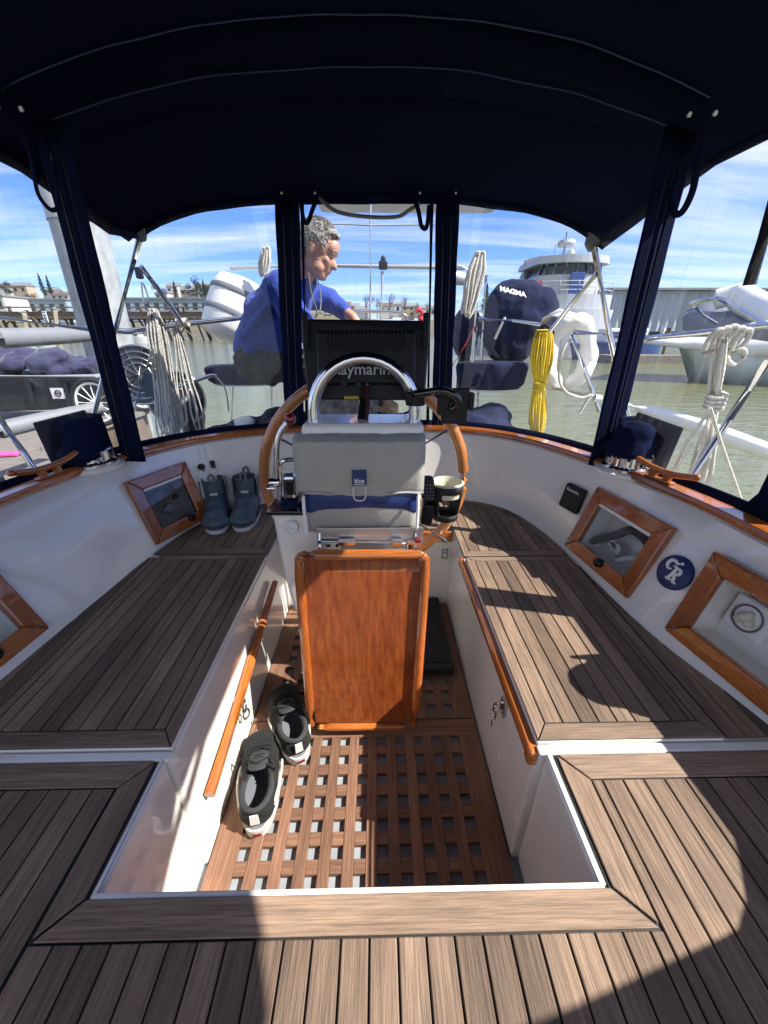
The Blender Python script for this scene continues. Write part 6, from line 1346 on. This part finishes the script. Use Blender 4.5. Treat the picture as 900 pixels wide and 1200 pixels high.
# head faces right of the picture and slightly down
HR = rotm(y=26, z=-8)
def hp(x, y, z): return hd+HR@V((x, y, z))
sh_n, sh_f = V((-.50, 2.30, 1.45)), V((-.42, 2.60, 1.46))
hip = V((-.70, 2.50, 1.10))
body = [('e', hp(-.012, 0, .030), (.098, .076, .092), HR), ('e', hp(.020, 0, -.030), (.066, .060, .080), HR), ('e', hp(.045, 0, -.085), (.042, .042, .030), HR), ('e', hp(.070, 0, .045), (.030, .052, .045), HR), ('e', hp(.062, 0, -.020), (.034, .050, .045), HR),
        ('c', hp(.080, 0, .012), hp(.112, 0, -.026), .010, .0135), ('e', hp(.104, .0, -.028), (.012, .017, .010), HR), ('e', hp(.083, 0, -.052), (.018, .024, .009), HR), ('e', hp(.080, 0, -.066), (.018, .024, .009), HR), ('e', hp(.068, 0, -.092), (.022, .024, .018), HR),
        ('e', hp(.086, -.022, .026), (.014, .022, .010), HR), ('e', hp(.086, .022, .026), (.014, .022, .010), HR), ('e', hp(.03, -.045, -.06), (.045, .02, .032), HR), ('e', hp(.03, .045, -.06), (.045, .02, .032), HR), ('e', hp(.062, -.036, -.014), (.024, .018, .018), HR),
        ('e', hp(-.012, -.078, -.004), (.017, .010, .030), HR), ('e', hp(-.012, .078, -.004), (.017, .010, .030), HR),
        ('c', hp(-.03, 0, -.05), V((-.43, 2.43, 1.47)), .056, .066),
        ('c', V((-.46, 2.44, 1.44)), V((-.60, 2.46, 1.32)), .10, .115), ('c', V((-.60, 2.46, 1.32)), hip, .115, .115), ('c', sh_n, sh_f, .065, .065),
        ('c', sh_n, V((-.36, 2.22, 1.25)), .050, .040), ('c', V((-.36, 2.22, 1.25)), V((-.16, 2.30, 1.24)), .042, .030),
        ('c', sh_f, V((-.27, 2.60, 1.42)), .056, .046), ('c', V((-.27, 2.60, 1.42)), V((-.165, 2.46, 1.35)), .043, .030), ('c', V((-.165, 2.46, 1.35)), V((-.13, 2.42, 1.325)), .030, .028),
        ('c', hip+V((0, -.09, -.0)), V((-.34, 2.36, 1.04)), .092, .062), ('c', hip+V((0, .09, -.0)), V((-.32, 2.60, 1.04)), .092, .062),
        ('c', V((-.34, 2.36, 1.04)), V((-.36, 2.42, .72)), .058, .036), ('c', V((-.32, 2.60, 1.04)), V((-.34, 2.62, .72)), .058, .036),
        ('c', V((-.37, 2.43, .69)), V((-.24, 2.38, .67)), .038, .032), ('c', V((-.35, 2.63, .69)), V((-.22, 2.60, .67)), .038, .032)]
# fingers: both hands reach down to the plotter mount
for (w0, d) in ((V((-.13, 2.42, 1.325)), V((.55, -.15, -.8)).normalized()), (V((-.16, 2.30, 1.24)), V((.8, -.1, -.5)).normalized())):
    sd = d.cross(V((0, 0, 1))).normalized(); pm = w0+d*.045; body.append(('e', pm, (.04, .04, .022), None)); body.append(('c', w0, pm+d*.02, .027, .030)); nn = sd.cross(d)
    for i, l in enumerate((.060, .072, .068, .052)):
        b0 = pm+d*.032+sd*(.030-.020*i); m0_ = b0+d*l*.55; body += [('c', b0-d*.02, m0_, .0095, .0088), ('c', m0_, m0_+(d-nn*.7).normalized()*l*.5, .0088, .0075)]
    body += [('c', pm+sd*.028-d*.01, pm+sd*.052+d*.025, .0115, .010), ('c', pm+sd*.052+d*.025, pm+sd*.050+d*.052, .010, .0085)]
blob('body', body, .0072, 'skin', man, 3)
# hair: a close grey cap leaving the face, ears and neck front bare
def haircut(v):
    l = HR.transposed()@(v-hd); return (l.x > .052+.25*max(0, l.z-.06) and l.z < .098) or (l.z < -.01 and l.x > -.035) or l.z < -.075 or (abs(l.y) > .060 and -.025 < l.x < .02 and l.z < .035) or (l.z < .028 and l.x > .0)
hr = blob('hair', [('e', hp(-.014, 0, .036), (.108, .085, .099), HR), ('e', hp(.035, 0, .095), (.055, .062, .03), HR), ('e', hp(-.05, 0, .0), (.070, .074, .085), HR)], .006, 'hair', man, 2, noise=.007, nscale=45, cut=haircut)
md = hr.modifiers.new('solid', 'SOLIDIFY'); md.thickness = .006; md.offset = -1
random.seed(31); hb_ = MB()
for _ in range(1500):
    a = random.uniform(-math.pi, math.pi); ph_ = random.uniform(-.25, 1.5); n_ = V((math.cos(a)*math.cos(ph_), math.sin(a)*math.cos(ph_), math.sin(ph_)))
    v = V((-.014, 0, .036))+V((n_.x*.110, n_.y*.087, n_.z*.101)); w_ = hd+HR@v
    if haircut(w_): continue
    fl_ = (V((.7, 0, -.25))-n_*n_.dot(V((.7, 0, -.25)))).normalized()*random.uniform(.4, 1)+n_*random.uniform(.2, .6)+V((0, random.uniform(-.4, .4), 0)); fl_ = HR@fl_.normalized(); L__ = random.uniform(.012, .024)
    hb_.tube([w_, w_+fl_*L__*.6, w_+fl_*L__-(HR@n_)*.003], [.0013, .0011, .0004], 3)
hb_.build('hair_strands', 'hair', hr, recalc=False)
for sy in (-1, 1):
    mb = MB(); mb.ell(hp(.083, sy*.026, .012), (.009, .011, .007), HR, 12, 8); mb.build('eye', 'bone', man); mb = MB(); mb.ell(hp(.0885, sy*.027, .0105), (.004, .0045, .0045), HR, 10, 6); mb.build('iris', 'black', man)
    mb = MB(); mb.tube([hp(.096, sy*.010, .036), hp(.099, sy*.024, .041), hp(.088, sy*.042, .036)], [.003, .004, .002], 6); mb.build('eyebrow', 'hair', man)
mb = MB(); mb.tube([hp(.097, -.014, -.059), hp(.102, 0, -.058), hp(.097, .014, -.059)], .0016, 6); mb.build('mouth_line', 'redp', man)
shirt = [('c', V((-.70, 2.33, 1.16)), V((-.50, 2.30, 1.30)), .03, .025), ('c', V((-.72, 2.32, 1.22)), V((-.56, 2.28, 1.38)), .028, .02), ('c', V((-.42, 2.22, 1.30)), V((-.36, 2.17, 1.27)), .03, .03), ('c', V((-.47, 2.44, 1.43)), V((-.60, 2.46, 1.33)), .130, .150), ('c', V((-.60, 2.46, 1.33)), hip+V((.0, 0, .06)), .150, .142), ('c', sh_n, sh_f, .092, .092), ('c', V((-.42, 2.43, 1.465)), V((-.385, 2.42, 1.50)), .092, .074),
         ('c', sh_n, V((-.36, 2.22, 1.25)), .078, .062), ('c', V((-.36, 2.22, 1.25)), V((-.20, 2.285, 1.24)), .060, .046), ('c', sh_f, V((-.27, 2.60, 1.42)), .078, .065), ('c', V((-.27, 2.60, 1.42)), V((-.178, 2.475, 1.357)), .062, .045), ('e', V((-.56, 2.36, 1.24)), (.12, .08, .13)), ('e', V((-.62, 2.44, 1.20)), (.15, .17, .07))]
def shcut(v): return v.z < 1.115 or (v-V((-.335, 2.40, 1.535))).length < .052
blob('pullover', shirt, .0105, 'shirt', man, 4, noise=.013, nscale=8, cut=shcut)
blob('shorts', [('e', hip+V((-.01, 0, -.0)), (.140, .165, .118)), ('c', hip+V((0, -.09, -.0)), V((-.40, 2.37, 1.045)), .118, .086), ('c', hip+V((0, .09, -.0)), V((-.38, 2.59, 1.045)), .118, .086)], .010, 'shorts', man, 3, noise=.024, nscale=14)
mb = MB(); mb.tube(smooth_path([hp(-.0, -.058, -.085), V((-.335, 2.30, 1.44)), V((-.315, 2.31, 1.36)), V((-.33, 2.33, 1.32))], 5), .003, 6); mb.tube(smooth_path([hp(.02, .05, -.10), V((-.30, 2.40, 1.44)), V((-.30, 2.34, 1.36)), V((-.33, 2.33, 1.32))], 5), .003, 6); mb.build('lanyard', 'bootg', man)
for sx, y_ in ((-.30, 2.40), (-.28, 2.61)):
    blob('shoe', [('c', V((sx-.08, y_+.02, .665)), V((sx+.10, y_-.01, .65)), .045, .038), ('e', V((sx-.07, y_+.02, .70)), (.045, .042, .05))], .009, 'suede', man, 3)
# dog resting on the stern deck, glimpsed between plotter and pedestal
dog = thing('dog', 'dark dog with pale chest and tan leg, glimpsed beneath the chart plotter', 'dog', P(425, 500, 2.3))
dc = P(405, 486, 2.30); db = [('e', dc+V((-.02, .10, .0)), (.17, .26, .12)), ('e', dc+V((.0, -.02, .03)), (.12, .12, .13)), ('c', dc+V((.0, -.05, .08)), dc+V((.04, -.10, .17)), .075, .06), ('e', dc+V((.05, -.13, .21)), (.065, .085, .06)), ('c', dc+V((.05, -.18, .20)), dc+V((.055, -.25, .185)), .038, .028), ('c', dc+V((.015, -.10, .26)), dc+V((.0, -.09, .30)), .022, .008), ('c', dc+V((.09, -.10, .26)), dc+V((.10, -.09, .30)), .022, .008),
      ('c', dc+V((.24, -.03, .03)), dc+V((.25, -.06, -.15)), .055, .032), ('c', dc+V((.1, .02, .02)), dc+V((.24, -.03, .03)), .10, .07), ('c', dc+V((-.08, -.06, -.03)), dc+V((-.10, -.10, -.15)), .05, .03), ('c', dc+V((-.12, .34, .0)), dc+V((-.25, .46, -.06)), .03, .02), ('e', dc+V((.14, .26, -.03)), (.08, .12, .11)), ('e', dc+V((.25, -.09, -.16)), (.035, .055, .02)), ('e', dc+V((-.10, -.13, -.16)), (.035, .055, .02))]
blob('body', db, .012, 'fur', dog, 2, noise=.01, nscale=28, mats=['furt'], pick=lambda c_: 1 if c_.x > dc.x+.19-0 else 0)
# ---------------------------------------------------------------- ankle boots on the aft bench
def ankle_boot(loc, rz, label):
    t = thing('ankle_boot', label, 'boot', (0, 0, 0), 'pair of ankle boots on the left aft bench')
    b = [('c', V((0, -.095, .048)), V((0, .02, .052)), .047, .047), ('e', V((0, .075, .050)), (.046, .05, .046)), ('e', V((.022, -.125, .040)), (.030, .030, .028)), ('e', V((-.022, -.125, .040)), (.030, .030, .028)), ('c', V((0, -.03, .075)), V((0, .055, .085)), .040, .045), ('c', V((0, .055, .07)), V((0, .058, .20)), .043, .041), ('e', V((0, -.125, .042)), (.042, .045, .030)), ('b', V((0, -.02, .03)), (.076, .20, .03))]
    def cutb(v): return v.z > .190+.10*(v.y-.058)
    bd_ = blob('upper', b, .0062, 'boot', t, 4, cut=cutb); md = bd_.modifiers.new('s', 'SOLIDIFY'); md.thickness = .005; md.offset = -1
    outl = [V((.050*(abs(math.sin(a))**.75)*(1 if math.sin(a) > 0 else -1), -.025-.148*math.cos(a), 0)) for a in [2*math.pi*i/28 for i in range(28)]]
    mb = MB(); mb.prism(outl, (0, 0, .020)); mb.build('sole', 'text', t, bevel=.004)
    mb = MB(); mb.prism([v*1.01+V((0, 0, .021)) for v in outl], (0, 0, .008)); mb.build('welt', 'boot', t, bevel=.002)
    for sx in (-1, 1):
        mb = MB(); mb.prism([V((sx*.046, .020, .09)), V((sx*.046, .085, .10)), V((sx*.046, .085, .185)), V((sx*.046, .035, .18))], (sx*.003, 0, 0)); mb.build('elastic_gore', 'bootg', t)
    for yy in (.018, .100):
        mb = MB(); mb.tube(smooth_path([V((0-.009, yy, .175)), V((-.009, yy, .205)), V((0, yy, .216)), V((.009, yy, .205)), V((.009, yy, .175))], 4), .0055, 6); mb.build('pull_loop', 'bootg', t)
    mb = MB(); mb.box((0, -.0, .125), (.028, .004, .012), rotm(x=20)); lb = mb.build('label_tag', 'stitch', t)
    t.location = loc; t.rotation_euler = (0, 0, R(rz)); t.scale = (1.22, 1.05, 1.0); return t
ankle_boot((-.775, 1.715, SEAT+.010), 18, 'blue ankle boot nearer the framed locker, left of the pair'); ankle_boot((-.640, 1.745, SEAT+.010), 8, 'blue ankle boot nearer the steering wheel, right of the pair')
# ---------------------------------------------------------------- black lace-up sneakers on the grating
def sneaker(loc, rz, tip, label, flip=1):
    t = thing('sneaker', label, 'shoe', (0, 0, 0), 'pair of black sneakers on the grating')
    def outline(sc_=1, z=0):
        o = []
        for i in range(36):
            a = 2*math.pi*i/36; y = -.145*math.cos(a)*1.0; s = math.sin(a); wd_ = .050 if y < 0 else .040; k = .5+.5*min(1, max(0, (y+.145)/.29)); wd_ = .050-.010*k+(.0 if y < .05 else 0)
            s = (abs(s)**.72)*(1 if s > 0 else -1); o.append(V((flip*(s*wd_*sc_+.008*math.cos(a)*(1 if a else 1)*0+(.006 if y < -.02 else 0)), y*sc_, z)))
        return o
    mb = MB(); mb.prism(outline(1.0, 0), (0, 0, .016)); mb.build('outsole', 'solew', t, bevel=.003)
    mb = MB(); rows = [outline(1.0, .016), outline(1.01, .022), outline(1.0, .030)]; mb.grid([[r[i] for r in rows] for i in range(36)], True, True); mb.poly(rows[-1]); mb.build('foxing', 'solew', t, sharp=60)
    up_ = [('c', V((flip*.004, -.098, .036)), V((flip*.002, -.02, .046)), .042, .043), ('c', V((0, -.02, .046)), V((0, .10, .048)), .043, .037), ('e', V((flip*.005, -.105, .036)), (.046, .042, .030)), ('c', V((0, .02, .066)), V((0, .10, .068)), .034, .032), ('b', V((0, 0, .030)), (.070, .19, .03))]
    hole = lambda v: (v.z > .058 and (v.x/.029)**2+((v.y-.062)/.062)**2 < 1) or (v.z < .026)
    u_ = blob('upper', up_, .0052, 'suede', t, 3, cut=hole); md = u_.modifiers.new('s', 'SOLIDIFY'); md.thickness = .006; md.offset = -1
    mb = MB(); mb.prism([V((v.x*.72, v.y*.60+.052, .028)) for v in outline()], (0, 0, .006)); mb.build('insole', 'greytube', t)
    cl = [V((.030*math.sin(a), .062-.064*math.cos(a), .079+.010*math.cos(a-math.pi)*1)) for a in [2*math.pi*i/30 for i in range(30)]]
    mb = MB(); mb.tube(cl, .0065, 8, True); mb.build('padded_collar', 'lining', t)
    mb = MB(); mb.grid([[V((-.022, -.045, .083)), V((-.024, -.01, .092)), V((-.022, .03, .100))], [V((0, -.045, .088)), V((0, -.01, .099)), V((0, .035, .110))], [V((.022, -.045, .083)), V((.024, -.01, .092)), V((.022, .03, .100))]]); mb.build('tongue', 'lining', t, solid=.006, subd=1)
    lc = MB()
    for i in range(5):
        y = -.062+i*.017; lc.tube(smooth_path([V((-.026, y, .078+.002*i)), V((0, y+.004*(-1)**i, .090+.003*i)), V((.026, y+.006, .078+.002*i))], 4), .0026, 6)
    lc.tube(smooth_path([V((0, .01, .106)), V((-.03, -.005, .104)), V((-.045, .02, .085)), V((-.02, .015, .104))], 4), .0024, 6); lc.tube(smooth_path([V((0, .01, .106)), V((.03, -.012, .104)), V((.048, -.03, .075)), V((.052, -.04, .045))], 4), .0024, 6); lc.build('laces', 'suede', t)
    mb = MB(); mb.prism([V((-.009, .138, .055)), V((.009, .138, .055)), V((.008, .1355, .086)), V((-.008, .1355, .086))], (0, .004, .0)); mb.build('heel_strip', 'stitch', t)
    mb = MB(); mb.box((0, .1465, .016), (.018, .003, .009)); mb.build('heel_badge', 'redp', t, bevel=.001)
    for sx in (-1, 1):
        mb = MB(); mb.tube(smooth_path([V((sx*.034, .10, .052)), V((sx*.0445, .04, .056)), V((sx*.047, -.01, .046)), V((sx*.046, -.035, .040))], 4), .0028, 6); mb.build('side_stripe', 'stitch', t)
    t.location = loc; t.scale = (1.32, 1.0, 1.05); return t
sneaker((-.358, .735, .001), 190-176, 0, 'black sneaker nearest the camera, toe toward the steering wheel', 1).rotation_euler = (0, 0, R(180+10))
sneaker((-.312, .920, .001), 0, 0, 'black sneaker farther from the camera beside the table leaf', -1).rotation_euler = (0, 0, R(180+26))
